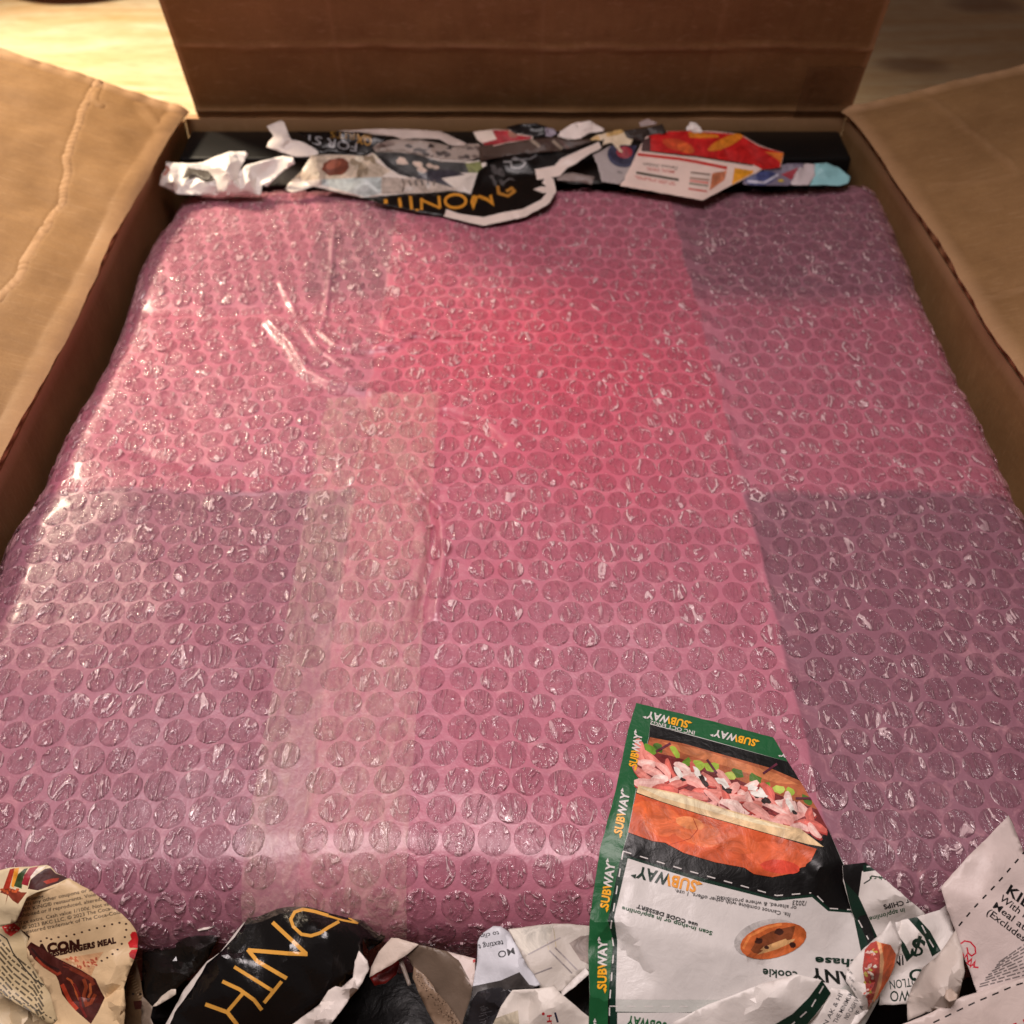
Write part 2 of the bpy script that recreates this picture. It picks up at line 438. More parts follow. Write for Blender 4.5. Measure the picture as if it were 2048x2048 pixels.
def prof(s, lo, hi, Rl, Rh):
    a = lo+Rl-s; b = s-(hi-Rh)
    if a > 0: R, sg, e, t = Rl, -1, lo, a
    elif b > 0: R, sg, e, t = Rh, 1, hi, b
    else: return s, 0.
    q = math.pi*R/2
    if t < q: return e - sg*R + sg*R*math.sin(t/R), -(R-R*math.cos(t/R))
    return e, -R-(t-q)
def surf(s, t):
    yy = max(.128, min(.566, t)); xx = max(-.205, min(.221, s))
    x, zx = prof(s, lo_x(yy), hi_x(yy), .020, .017)
    y, zy = prof(t, lo_y(xx), hi_y(xx), .026, .009)
    return Vector((x, y, zx+zy+fall(x, y)))
def frame(s, t, e=.0035):
    p = surf(s, t); du = surf(s+e, t)-surf(s-e, t); dv = surf(s, t+e)-surf(s, t-e)
    n = du.cross(dv)
    if n.length < 1e-12: n = Vector((0, 0, 1))
    n.normalize(); u = (du - n*du.dot(n)).normalized(); return p, u, n.cross(u), n
S0, S1, T0, T1 = -.262, .272, .030, .615
NU, NV = 520, 560
FILMM = m_film(); BUB = m_bubble(); TAPE = m_tape()
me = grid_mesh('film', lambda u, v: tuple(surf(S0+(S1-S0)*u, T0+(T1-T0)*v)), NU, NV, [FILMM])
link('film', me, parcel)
# bubble shapes: a dome of thin wrinkled film
def dome(seed, rr=.0050, h=.00085):
    g = random.Random(seed); n = 22
    rings = [(1.07, 0), (1.0, .50), (.96, .85), (.90, .80), (.76, .86), (.55, 1.0), (.32, 1.0), (.12, .98)]
    ch = []
    for _ in range(g.randint(3, 6)):
        a = g.uniform(0, math.pi) if g.random() < .5 else g.gauss(1.3, .35)
        ch.append((math.cos(a), math.sin(a), g.uniform(-.7, .7), g.uniform(.05, .13), g.uniform(-.34, .16)))
    dent = [(g.uniform(-.6, .6), g.uniform(-.6, .6), g.uniform(.2, .4), g.uniform(-.45, .1)) for _ in range(3)]
    fx, fy = g.uniform(-.12, .12), g.uniform(-.12, .12)
    def H(x, y, k):
        z = k
        for a, b, c, w, m in ch: z += m*math.exp(-((a*x+b*y-c)/w)**2)*k
        for a, b, w, m in dent: z += m*math.exp(-((x-a)**2+(y-b)**2)/w**2)*k*.5
        z += (fx*x+fy*y)*k
        r = math.hypot(x, y); th = math.atan2(y, x)
        z += .07*math.sin(th*g2+ph)*k*r*r
        return z*h
    g2 = g.randint(7, 12); ph = g.uniform(0, 6)
    v_, f_ = [], []
    for (r, k) in rings:
        for i in range(n):
            a = 2*math.pi*i/n; x, y = r*math.cos(a), r*math.sin(a)
            v_.append((x*rr, y*rr, H(x, y, k)-.0001))
    for j in range(len(rings)-1):
        for i in range(n):
            a, b = j*n+i, j*n+(i+1) % n; f_.append((a, b, b+n, a+n))
    c = len(v_); v_.append((0, 0, H(0, 0, .98)-.0001))
    for i in range(n): f_.append(((len(rings)-1)*n+i, (len(rings)-1)*n+(i+1) % n, c))
    return v_, f_
DOMES = [dome(k) for k in range(14)]
DM = []
for k, (v_, f_) in enumerate(DOMES):
    me = bpy.data.meshes.new('bubble'); me.from_pydata(v_, [], f_); me.materials.append(BUB)
    me.polygons.foreach_set('use_smooth', [True]*len(f_)); DM.append(me)
PB = .01145; RB = PB*.885
def proj(p):
    d = p - Vector((0, 0, CH)); z = d.y*CP - d.z*SP; up = d.y*SP + d.z*CP
    return 1024+2048*d.x/z, 1024-2048*up/z, z
cells = []
j0 = int((T0+.02)/RB); j1 = int((T1-.01)/RB)
for j in range(j0, j1+1):
    for i in range(-24, 26):
        s = (i + .5*(j % 2))*PB; t = j*RB
        if s < -.0665:      # the left sheet of film lies a little askew
            a = R_(4.5 if t > .3 else 2.0); s, t = s + (t-.3)*(.25 if t > .42 else .06), t - (s+.067)*math.tan(a)*-.6
            if s > -.0655: continue
        elif s > .101: s += .002; t += .0045
        s, t = s + .0009*nz(s, t, 11, 30) + .003*nz(s, t, 13, 7), t + .0009*nz(s, t, 12, 30) + .004*nz(s, t, 14, 7)
        if s < S0+.01 or s > S1-.01 or t < T0+.01 or t > T1-.01: continue
        p, u, v, n = frame(s, t)
        if p.z < -.075: continue
        px, py, z = proj(p)
        facing = n.dot((Vector((0, 0, CH))-p).normalized())
        vis = 0 <= px <= 2048 and 0 <= py <= 2048 and facing > .15
        # hidden beneath the loose papers
        if vis and (py > 1860 or (1190 < px < 1640 and py > 1440+max(0, (px-1270)*.25)) or (py > 1760 and px < 250) or (px > 1900 and py > 1780)): vis = False
        cells.append((z if vis else z+10, p, u, v, n))
cells.sort(key=lambda c: c[0])
rest_v, rest_f = [], []
for k, (z, p, u, v, n) in enumerate(cells):
    if z < 10 and k < 290: pass
    g = random.Random(k*7+1)
    a = g.choice((0, math.pi))+g.uniform(-.5, .5) if g.random() < .6 else g.uniform(0, 6.28)
    sc = g.uniform(.95, 1.04); hs = g.uniform(.45, 1.4)
    u2 = u*math.cos(a)+v*math.sin(a); v2 = n.cross(u2)
    M = Matrix(((u2.x*sc, v2.x*sc, n.x*hs, p.x), (u2.y*sc, v2.y*sc, n.y*hs, p.y), (u2.z*sc, v2.z*sc, n.z*hs, p.z), (0, 0, 0, 1)))
    if k < 298 and z < 10:
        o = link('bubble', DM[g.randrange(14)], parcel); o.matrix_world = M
    else:
        dv, df = DOMES[g.randrange(14)]; b = len(rest_v)
        rest_v += [tuple(M @ Vector(q)) for q in dv]; rest_f += [tuple(b+i for i in f) for f in df]
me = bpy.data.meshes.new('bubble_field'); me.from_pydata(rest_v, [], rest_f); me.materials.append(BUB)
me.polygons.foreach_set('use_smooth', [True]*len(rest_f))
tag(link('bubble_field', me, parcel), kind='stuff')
# tape strips laid over the bubbles
def tape(x0, x1, y0, y1, seed, lift=.0016, nu=30, nv=260, slant=0.):
    def f(u, v):
        t = y0+(y1-y0)*v; s = x0+(x1-x0)*u + slant*(t-.3) + (.0006*nz(t, seed, 2, 120))
        if v > .99: t += .0022*nz(u*3, seed, 1, 3)
        p, a, b, n = frame(s, t)
        w = .0011*nz(s, t*.5, seed, 130) + .0006*abs(nz(s, t, seed+3, 300))
        return tuple(p + n*(lift + w))
    return grid_mesh('tape_strip', f, nu, nv, [TAPE])
tag(link('tape_strip', tape(-.0855, -.0673, .115, .366, 3, slant=.0), parcel), 'narrow cloudy tape strip along the film edge')
tag(link('tape_strip', tape(-.0672, -.0335, .118, .369, 9, .0020), parcel), 'wide wrinkled clear tape strip down the middle')
# ---------------------------------------------------------------- loose printed papers
# A sheet is laid out on a chart (x, y of the photograph), each chart point has its own height in mm;
# facets between random crease points give the crumpled surface, prints are cut to the facets they lie on.
def cdt(pts, ring, inside=True):
    n = len(ring)
    vs2 = [Vector((p[0], -p[1])) for p in list(ring)+list(pts)]
    face = list(range(n))
    ed = [(i, (i+1) % n) for i in range(n)]
    r = delaunay_2d_cdt(vs2, ed, [face], 1, 1e-3)
    V = [(v.x, -v.y) for v in r[0]]
    T = []
    for f in r[2]:
        a, b, c = [V[i] for i in f]
        ar = (b[0]-a[0])*(-(c[1]-a[1])) - (-(b[1]-a[1]))*(c[0]-a[0])
        if abs(ar) < 1e-3: continue
        T.append(tuple(f) if ar > 0 else (f[0], f[2], f[1]))
    return V, T, r[3]
class Surf:
    def __init__(s, V, Z, T, cell=24):
        s.V, s.Z, s.T, s.c = V, Z, T, cell; s.bins = {}
        for k, f in enumerate(T):
            xs = [V[i][0] for i in f]; ys = [V[i][1] for i in f]
            for i in range(int(min(xs)//cell), int(max(xs)//cell)+1):
                for j in range(int(min(ys)//cell), int(max(ys)//cell)+1): s.bins.setdefault((i, j), []).append(k)
    def z(s, x, y):
        for k in s.bins.get((int(x//s.c), int(y//s.c)), ()):
            a, b, c = s.T[k]; A, B, C = s.V[a], s.V[b], s.V[c]
            d = (B[1]-C[1])*(A[0]-C[0]) + (C[0]-B[0])*(A[1]-C[1])
            if abs(d) < 1e-9: continue
            u = ((B[1]-C[1])*(x-C[0]) + (C[0]-B[0])*(y-C[1]))/d
            v = ((C[1]-A[1])*(x-C[0]) + (A[0]-C[0])*(y-C[1]))/d
            if u > -1e-4 and v > -1e-4 and u+v < 1.0001: return u*s.Z[a]+v*s.Z[b]+(1-u-v)*s.Z[c]
        return None
def inside(x, y, ring):
    c = False; n = len(ring)
    for i in range(n):
        x0, y0 = ring[i][:2]; x1, y1 = ring[(i+1) % n][:2]
        if (y0 > y) != (y1 > y) and x < (x1-x0)*(y-y0)/(y1-y0)+x0: c = not c
    return c
def densify(ring, step):
    out = []
    n = len(ring)
    for i in range(n):
        a, b = ring[i], ring[(i+1) % n]; L = math.hypot(a[0]-b[0], a[1]-b[1]); k = max(1, int(L/step))
        for j in range(k): out.append(tuple(a[q]+(b[q]-a[q])*j/k for q in range(3)))
    return out
def smooth_ring(ring, it):     # rounds the corners of an outline
    for _ in range(it):
        out = []; n = len(ring)
        for i in range(n):
            a, b = ring[i], ring[(i+1) % n]
            out.append(tuple(a[q]*.8+b[q]*.2 for q in range(3))); out.append(tuple(a[q]*.2+b[q]*.8 for q in range(3)))
        ring = out
    return ring

FONT = {}
def glyphs(txt, bold):
    k = (txt, bold)
    if k in FONT: return FONT[k]
    c = bpy.data.curves.new('t', 'FONT'); c.body = txt; c.size = 1; c.resolution_u = 3
    c.offset = bold; c.space_character = 1 + bold*1.5
    o = bpy.data.objects.new('t', c); COL.objects.link(o)
    dg = bpy.context.evaluated_depsgraph_get(); me = o.evaluated_get(dg).to_mesh()
    me.calc_loop_triangles()
    V = [(v.co.x, v.co.y) for v in me.vertices]; T = [tuple(t.vertices) for t in me.loop_triangles]
    o.evaluated_get(dg).to_mesh_clear(); bpy.data.objects.remove(o); bpy.data.curves.remove(c)
    xs = [v[0] for v in V] or [0, 1]
    FONT[k] = (V, T, min(xs), max(xs)); return FONT[k]

class Print:
    def __init__(s): s.e = []          # (part, colour, triangles)
    def poly(s, part, col, pts):
        t = tessellate_polygon([[Vector((x, y, 0)) for x, y in pts]])
        s.e.append((part, col, [tuple(pts[i] for i in f) for f in t])); return s
    def stroke(s, part, col, pts, w, closed=False):
        n = len(pts); L, Rr = [], []
        for i, p in enumerate(pts):
            a = pts[i-1] if (i or closed) else None; b = pts[(i+1) % n] if (i < n-1 or closed) else None
            d1 = (p[0]-a[0], p[1]-a[1]) if a else None; d2 = (b[0]-p[0], b[1]-p[1]) if b else None
            def nn(d): l = math.hypot(*d) or 1; return (-d[1]/l, d[0]/l)
            m = nn(d1 or d2); q = nn(d2 or d1); bx, by = m[0]+q[0], m[1]+q[1]; l = math.hypot(bx, by) or 1
            bx, by = bx/l, by/l; k = min(1/max(.35, bx*m[0]+by*m[1]), 2.2)*w/2
            L.append((p[0]+bx*k, p[1]+by*k)); Rr.append((p[0]-bx*k, p[1]-by*k))
        T = []
        for i in range(n if closed else n-1):
            j = (i+1) % n; T += [(L[i], L[j], Rr[j]), (L[i], Rr[j], Rr[i])]
        s.e.append((part, col, T)); return s
    def dash(s, part, col, pts, w, on, off):
        acc = 0.; T = Print()
        for a, b in zip(pts, pts[1:]):
            L = math.hypot(b[0]-a[0], b[1]-a[1]); d = ((b[0]-a[0])/L, (b[1]-a[1])/L); x = -acc
            while x < L:
                p, q = max(x, 0), min(x+on, L)
                if q > p+.5: T.stroke(part, col, [(a[0]+d[0]*p, a[1]+d[1]*p), (a[0]+d[0]*q, a[1]+d[1]*q)], w)
                x += on+off
            acc = L-(x-on-off); acc = acc if acc < on+off else 0
        s.e.append((part, col, [t for e in T.e for t in e[2]])); return s
    def text(s, part, col, txt, p0, p1, up, bold=0.0, split=None):
        V, T, x0, x1 = glyphs(txt, bold); w = (x1-x0) or 1
        def f(v):
            a = (v[0]-x0)/w; b = v[1]/.70
            return (p0[0]+(p1[0]-p0[0])*a+up[0]*b, p0[1]+(p1[1]-p0[1])*a+up[1]*b)
        if split:
            (fr, c2) = split; A, B = [], []
            for t in T:
                cx = sum(V[i][0] for i in t)/3; ((A if (cx-x0)/w < fr else B)).append(tuple(f(V[i]) for i in t))
            s.e.append((part, col, A)); s.e.append((part, c2, B))
        else: s.e.append((part, col, [tuple(f(V[i]) for i in t) for t in T]))
        return s
    def ell(s, part, col, c, rx, ry, a=0, n=20, wob=0, seed=0):
        g = random.Random(seed); ca, sa = math.cos(R_(a)), math.sin(R_(a)); P = []
        for i in range(n):
            t = 2*math.pi*i/n; k = 1+g.uniform(-wob, wob); x, y = rx*k*math.cos(t), ry*k*math.sin(t)
            P.append((c[0]+x*ca-y*sa, c[1]+x*sa+y*ca))
        return s.poly(part, col, P)
def clip(poly, A, B, C):
    tri = (A, B, C)
    for i in range(3):
        a, b = tri[i], tri[(i+1) % 3]; out = []
        ex, ey = b[0]-a[0], b[1]-a[1]
        def sd(p): return ex*(p[1]-a[1]) - ey*(p[0]-a[0])
        n = len(poly)
        for k in range(n):
            p, q = poly[k], poly[(k+1) % n]; dp, dq = sd(p), sd(q)
            if dp <= 0: out.append(p)
            if (dp < 0 < dq) or (dq < 0 < dp):
                t = dp/(dp-dq); out.append((p[0]+(q[0]-p[0])*t, p[1]+(q[1]-p[1])*t))
        poly = out
        if len(poly) < 3: return None
    return poly
INK = {}
def m_ink(c, rough, vary):
    if not vary: return m_paper(c, rough, .4, 'printing_ink', .3)
    t = NT('picture_ink'); p = t.pos(); a = t.noise(p, 160, 4, .7, .8); cc = lin(c)
    hi = tuple(min(1, v*1.28+.012) for v in cc[:3])+(1,); lo = tuple(v*.62 for v in cc[:3])+(1,)
    t.base(t.mix(t.rng(a, .34, .66), lo, hi), rough, .4); t.l(t.bump(t.noise(p, 160, 4, .6, .5), .3, .0012), t.b.inputs['Normal'])
    return t.m
def ink(c, rough, vary=False):
    k = (tuple(c), rough, vary)
    if k not in INK: INK[k] = m_ink(c, rough, vary)
    return INK[k]
def sheet(label, ring, ctrl=(), col=(232, 226, 220), amp=1.6, sp=58, seed=1, fine=11, prt=None, rough=.45, cat='paper', name='crumpled_paper', group=None, blur=4, rnd_c=0, spec=.4, ctrl_lines=()):
    g = random.Random(seed)
    if rnd_c: ring = smooth_ring(ring, rnd_c)
    ringd = densify(ring, sp*.8)
    ringd = [(x+g.uniform(-1, 1), y+g.uniform(-1, 1), z+g.uniform(-amp, amp)*.5) for x, y, z in ringd]
    ctrl = [c for c in ctrl if inside(c[0], c[1], ringd)]
    V, T, orig = cdt([c[:2] for c in ctrl], [r[:2] for r in ringd])
    al = [r[2] for r in ringd]+[c[2] for c in ctrl]
    Z = [al[o[0]] if o else 0. for o in orig]
    S0_ = Surf(V, Z, T)
    # crease points
    xs = [r[0] for r in ring]; ys = [r[1] for r in ring]; P = []
    y = min(ys)
    while y < max(ys):
        x = min(xs)
        while x < max(xs):
            q = (x+g.uniform(0, sp), y+g.uniform(0, sp))
            if inside(q[0], q[1], ringd) and all((q[0]-r[0])**2+(q[1]-r[1])**2 > (sp*.3)**2 for r in ringd):
                z = S0_.z(*q)
                if z is not None: P.append((q[0], q[1], z+g.uniform(-amp, amp)))
            x += sp
        y += sp
    P += list(ctrl)
    V, T, orig = cdt([c[:2] for c in P], [r[:2] for r in ringd])
    al = [r[2] for r in ringd]+[c[2] for c in P]
    S1_ = Surf(V, [al[o[0]] if o else 0. for o in orig], T)
    # fine surface with slightly rounded creases
    rf = densify(ringd, fine); F = []
    rf = [(x + (g.uniform(-.7, .7) if k % 2 else 0), y+(g.uniform(-.7, .7) if k % 2 else 0), z) for k, (x, y, z) in enumerate(rf)]
    y = min(ys)
    while y < max(ys):
        x = min(xs)
        while x < max(xs):
            q = (x+g.uniform(.15, .85)*fine, y+g.uniform(.15, .85)*fine)
            if inside(q[0], q[1], rf) and all(abs(q[0]-r[0])+abs(q[1]-r[1]) > fine*.45 for r in rf): F.append(q)
            x += fine
        y += fine
    V, T, orig = cdt(F, [r[:2] for r in rf])
    Z = []
    for (x, y) in V:
        acc = []
        for dx, dy in ((0, 0), (blur, 0), (-blur, 0), (0, blur), (0, -blur)):
            z = S1_.z(x+dx, y+dy)
            if z is not None: acc.append(z)
        Z.append((sum(acc)/len(acc) if acc else ringd[min(range(len(ringd)), key=lambda i: (ringd[i][0]-x)**2+(ringd[i][1]-y)**2)][2]) + .14*nz(x, y, seed, .02)+.05*nz(x, y, seed, .06))
    P3 = [unproj(x, y, z/1000) for (x, y), z in zip(V, Z)]
    me = bpy.data.meshes.new(name); me.from_pydata(P3, [], T); me.materials.append(m_paper(col, rough, spec, 'paper_stock'))
    me.polygons.foreach_set('use_smooth', [True]*len(me.polygons)); me.update(); me.set_sharp_from_angle(angle=R_(24))
    o = link(name, me); tag(o, label, cat, group)
    solid(o, .00012, -1)
    if prt:
        SF = Surf(V, Z, T); parts = {}; N = []
        VN = [Vector((0, 0, 0)) for _ in V]
        for (a, b, c) in T:
            n = (Vector(P3[b])-Vector(P3[a])).cross(Vector(P3[c])-Vector(P3[a])); n.normalize()
            VN[a] += n; VN[b] += n; VN[c] += n
        for n in VN: n.normalize()
        for layer, (part, color, tris) in enumerate(prt.e):
            pv, pf, pm, mats = parts.setdefault(part, ([], [], [], []))
            mt = ink(color, rough, part == 'printed_picture')
            if mt not in mats: mats.append(mt)
            mi = mats.index(mt); off = .00003 + layer*.0000009; key = {}
            for tri in tris:
                x0, x1 = min(p[0] for p in tri), max(p[0] for p in tri); y0, y1 = min(p[1] for p in tri), max(p[1] for p in tri)
                seen = set()
                for i in range(int(x0//SF.c), int(x1//SF.c)+1):
                    for j in range(int(y0//SF.c), int(y1//SF.c)+1):
                        for k in SF.bins.get((i, j), ()):
                            if k in seen: continue
                            seen.add(k); a, b, c = T[k]; A, B, C = V[a], V[b], V[c]
                            if max(A[0], B[0], C[0]) < x0 or min(A[0], B[0], C[0]) > x1 or max(A[1], B[1], C[1]) < y0 or min(A[1], B[1], C[1]) > y1: continue
                            q = clip(list(tri), A, B, C)
                            if not q: continue
                            d = (B[1]-C[1])*(A[0]-C[0]) + (C[0]-B[0])*(A[1]-C[1]); idx = []; na, nb, nc = VN[a], VN[b], VN[c]
                            for (x, y) in q:
                                u = ((B[1]-C[1])*(x-C[0]) + (C[0]-B[0])*(y-C[1]))/d; v = ((C[1]-A[1])*(x-C[0]) + (A[0]-C[0])*(y-C[1]))/d
                                w = 1-u-v; pa, pb, pc = P3[a], P3[b], P3[c]
                                pt = tuple(pa[m]*u+pb[m]*v+pc[m]*w+(na[m]*u+nb[m]*v+nc[m]*w)*off for m in range(3))
                                kk = tuple(round(m*2e6) for m in pt)
                                if kk not in key: key[kk] = len(pv); pv.append(pt)
                                if not idx or idx[-1] != key[kk]: idx.append(key[kk])
                            if len(idx) > 2 and idx[0] == idx[-1]: idx.pop()
                            if len(set(idx)) != len(idx) or len(idx) < 3: continue
                            ar = sum(q[m][0]*q[(m+1) % len(q)][1]-q[(m+1) % len(q)][0]*q[m][1] for m in range(len(q)))
                            pf.append(idx if ar < 0 else idx[::-1]); pm.append(mi)
        for part, (pv, pf, pm, mats) in parts.items():
            if not pf: continue
            pme = bpy.data.meshes.new(part); pme.from_pydata(pv, [], pf)
            for m in mats: pme.materials.append(m)
            pme.polygons.foreach_set('material_index', pm); pme.polygons.foreach_set('use_smooth', [True]*len(pf)); pme.update(); pme.set_sharp_from_angle(angle=R_(24))
            link(part, pme, o)
    return o
def mp(ox, oy, k):
    return lambda *pts: [(ox+x/k, oy+y/k) for x, y in pts]
def rz(pts, zs):
    if isinstance(zs, (int, float)): zs = [zs]*len(pts)
    return [(p[0], p[1], z) for p, z in zip(pts, zs)]
WHITE = (214, 210, 206); BLK = (14, 14, 15); GREEN = (28, 92, 52); DGREEN = (14, 46, 34); YEL = (240, 172, 36); GOLD = (205, 150, 62)
def micro(P, part, col, rows, seed, h=4.2):       # rows of unreadably small print: word-long dashes
    g = random.Random(seed)
    for (a, b) in rows:
        L = math.hypot(b[0]-a[0], b[1]-a[1]); x = g.uniform(0, 6); d = ((b[0]-a[0])/L, (b[1]-a[1])/L)
        while x < L:
            w = min(g.uniform(6, 22), L-x)
            if w > 2: P.stroke(part, col, [(a[0]+d[0]*x, a[1]+d[1]*x), (a[0]+d[0]*(x+w), a[1]+d[1]*(x+w))], h)
            x += w+g.uniform(3, 5)
A4 = mp(1150, 1380, 3.22); A5 = mp(1150, 1680, 3.22); A6 = mp(1600, 1600, 4.3125)
def one(m, x, y): return m((x, y))[0]
# black sheet added to fill the front gap with darkness
sheet('large black crumpled filler sheet added for the darkness deep in the gap in front of the parcel',
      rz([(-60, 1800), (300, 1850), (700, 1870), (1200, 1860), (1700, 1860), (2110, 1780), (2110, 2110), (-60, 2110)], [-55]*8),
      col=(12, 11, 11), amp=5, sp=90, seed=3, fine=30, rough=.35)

# ---- sandwich coupon sheet
P = Print()
P.poly('printed_border', GREEN, A4((370, 60), (1280, 280), (1400, 470), (485, 215), (475, 300), (400, 600), (340, 920), (290, 1100)) + A5((215, 520), (255, 650), (235, 800), (215, 1050), (215, 1400), (40, 1400), (40, 600), (110, 0)))
P.poly('printed_border', BLK, A4((484, 222), (1400, 470), (1480, 560), (1560, 730), (1760, 1200), (1800, 1400)) + A5((1960, 500), (1980, 800), (1850, 760), (1800, 465), (1640, 455), (1530, 370), (1300, 388), (800, 260), (340, 115), (255, 500), (270, 650), (262, 1025), (262, 1110), (640, 1112), (700, 1110), (1000, 1100), (1000, 1400), (210, 1400), (212, 1050), (232, 800), (250, 650), (212, 520)) + A4((288, 1104), (342, 924), (402, 604), (476, 304)))
P.poly('printed_border', DGREEN, A5((300, 90), (800, 240), (1300, 375), (1530, 350), (1640, 440), (1800, 455), (1900, 700), (1850, 760), (1790, 470), (1630, 458), (1526, 368), (1300, 392), (800, 265), (340, 118), (252, 500), (272, 650), (262, 1030), (262, 1105), (640, 1112), (1000, 1108), (1000, 1250), (225, 1250), (222, 1050), (232, 800), (248, 650), (218, 520)))
P.poly('printed_panel', WHITE, A5((340, 118), (800, 265), (1300, 392), (1526, 368), (1630, 458), (1790, 470), (1850, 760), (1800, 900), (1640, 1000), (1400, 1030), (262, 1028), (275, 650), (252, 500)))
P.poly('printed_panel', WHITE, A5((272, 1112), (1000, 1112), (1000, 1400), (272, 1400)))
P.dash('printed_border', WHITE, A5((310, 72), (700, 190), (1300, 358), (1520, 340)), 2.2, 17, 18)
P.dash('printed_border', WHITE, A5((310, 72), (230, 560), (250, 700), (222, 1050), (222, 1300)), 2.4, 17, 18)
P.dash('printed_border', WHITE, A5((222, 1070), (800, 1072)), 2.2, 17, 18)
P.dash('printed_border', WHITE, A5((1560, 360), (1640, 440), (1790, 450), (1890, 640)), 2.2, 17, 18)
# sandwich
Q = 'printed_picture'
P.poly(Q, (168, 92, 56), A4((482, 305), (700, 345), (1000, 430), (1250, 500), (1460, 590), (1540, 700), (1600, 830), (1300, 700), (1000, 580), (700, 480), (452, 400)))
P.poly(Q, (196, 120, 76), A4((560, 335), (760, 372), (1060, 462), (1300, 540), (1440, 610), (1300, 600), (1000, 500), (700, 410)))
P.poly(Q, (112, 34, 34), A4((452, 392), (620, 425), (850, 490), (1100, 600), (1350, 690), (1560, 770), (1628, 895), (1585, 950), (1400, 890), (1100, 810), (700, 700), (402, 625)))
g = random.Random(5)
for k in range(13):
    x = 470+k*85+g.uniform(-20, 20); y = 350+(x-470)*.33+g.uniform(-10, 45)
    P.ell(Q, g.choice([(98, 140, 40), (150, 178, 60), (70, 108, 34), (178, 196, 90)]), one(A4, x, y), g.uniform(9, 17), g.uniform(6, 11), g.uniform(0, 60), 9, .3, k)
def ribbon(c, L, w, a, bend, base, edge):
    ca, sa = math.cos(R_(a)), math.sin(R_(a)); up_, lo_, md = [], [], []
    for i in range(7):
        t = i/6-.5; x = L*t; y = bend*(4*t*t-1)*.5; ww = w*(1-(2*abs(t))**3*.6)*(1+g.uniform(-.15, .15))
        up_.append((c[0]+x*ca-(y-ww/2)*sa, c[1]+x*sa+(y-ww/2)*ca)); lo_.append((c[0]+x*ca-(y+ww/2)*sa, c[1]+x*sa+(y+ww/2)*ca))
        md.append((c[0]+x*ca-(y-ww*.12)*sa, c[1]+x*sa+(y-ww*.12)*ca))
    P.poly(Q, (96, 28, 28), [(x+2, y+5) for x, y in up_]+[(x+2, y+5) for x, y in lo_[::-1]]); P.poly(Q, edge, [(x+1, y+3.8) for x, y in up_]+[(x+1, y+3.8) for x, y in lo_[::-1]])
    P.poly(Q, base, up_+lo_[::-1]); P.stroke(Q, tuple(min(255, int(v*1.08)+6) for v in base), md[1:6], w*.3)
for k in range(58):
    x = 425+((k*.618) % 1)*1130; t = k/58; y = 420+(x-430)*.30+t*200
    if x > 1380: y = min(y, 905)
    ribbon(one(A4, x, y), g.uniform(38, 74), g.uniform(11, 21), g.choice([g.uniform(-5, 40), g.uniform(40, 80), g.uniform(-40, 10)]), g.uniform(-18, 18),
           g.choice([(226, 158, 148), (234, 180, 170), (214, 128, 116), (232, 194, 184), (200, 98, 86)]), g.choice([(150, 44, 42), (176, 62, 54), (120, 34, 36)]))
for x, y, a in ((850, 450, 55), (1210, 540, -35), (520, 400, -30), (1420, 700, 0), (1500, 700, 10)):
    c = one(A4, x, y); P.stroke(Q, (92, 30, 52), [(c[0], c[1]), (c[0]+34*math.cos(R_(a)), c[1]+34*math.sin(R_(a)))], 4.5)
for k in range(9):
    x = 560+g.uniform(0, 900); y = 430+(x-470)*.30+g.uniform(0, 50)
    P.ell(Q, (240, 232, 220), one(A4, x, y), g.uniform(9, 18), g.uniform(4, 7), g.uniform(10, 70), 9, .3, k+50)
    P.ell(Q, (44, 24, 20), one(A4, x+30, y+45), g.uniform(5, 9), g.uniform(3, 6), g.uniform(10, 70), 8, .3, k+60)
P.poly(Q, (222, 192, 146), A4((408, 615), (680, 672), (960, 765), (1200, 835), (1450, 895), (1600, 1012), (1500, 995), (1350, 955), (1100, 885), (800, 800), (560, 722), (395, 662)))
P.poly(Q, (238, 216, 178), A4((410, 625), (680, 680), (960, 775), (1200, 845), (1400, 905), (1180, 865), (900, 790), (560, 695)))
P.poly(Q, (206, 88, 44), A4((392, 668), (560, 726), (800, 804), (1100, 889), (1350, 959), (1555, 1025), (1520, 1100), (1400, 1180), (1270, 1205), (1150, 1185), (1090, 1145), (900, 1110), (700, 1050), (580, 985), (500, 975), (342, 918)))
for c, rx, ry, a, col in ((((560, 850)), 42, 28, 12, (222, 108, 60)), ((800, 930), 50, 24, 14, (228, 116, 68)), ((1290, 1070), 62, 26, 12, (226, 104, 62)), ((1050, 990), 45, 18, 14, (214, 98, 52)), ((460, 770), 28, 16, 10, (216, 100, 50)), ((1320, 1140), 40, 14, 6, (214, 72, 50)), ((740, 860), 30, 12, 14, (236, 142, 86))):
    P.ell(Q, col, one(A4, *c), rx, ry, a, 22, .06, int(c[0]))
P.stroke(Q, (176, 66, 34), A4((760, 830), (790, 900), (740, 960), (600, 1000)), 1.6)
# cookie
P.ell(Q, (180, 176, 172), one(A5, 1230, 630), 66, 36, -14, 24)
P.ell(Q, (196, 100, 48), one(A5, 1275, 648), 68, 34, -14, 24)
P.ell(Q, (126, 66, 34), one(A5, 1280, 640), 48, 19, -24, 16, .14, 4)
P.ell(Q, (206, 160, 106), one(A5, 1290, 680), 38, 6, -20, 12, .3, 5)
for x, y, r in ((1180, 650, 8), (1310, 590, 9), (1400, 675, 7), (1230, 690, 5)): P.ell(Q, (60, 26, 16), one(A5, x, y), r, r*.8, 0, 9, .2, x)
P.stroke(Q, (222, 132, 70), A5((1080, 700), (1120, 620), (1240, 560), (1330, 540)), 5)
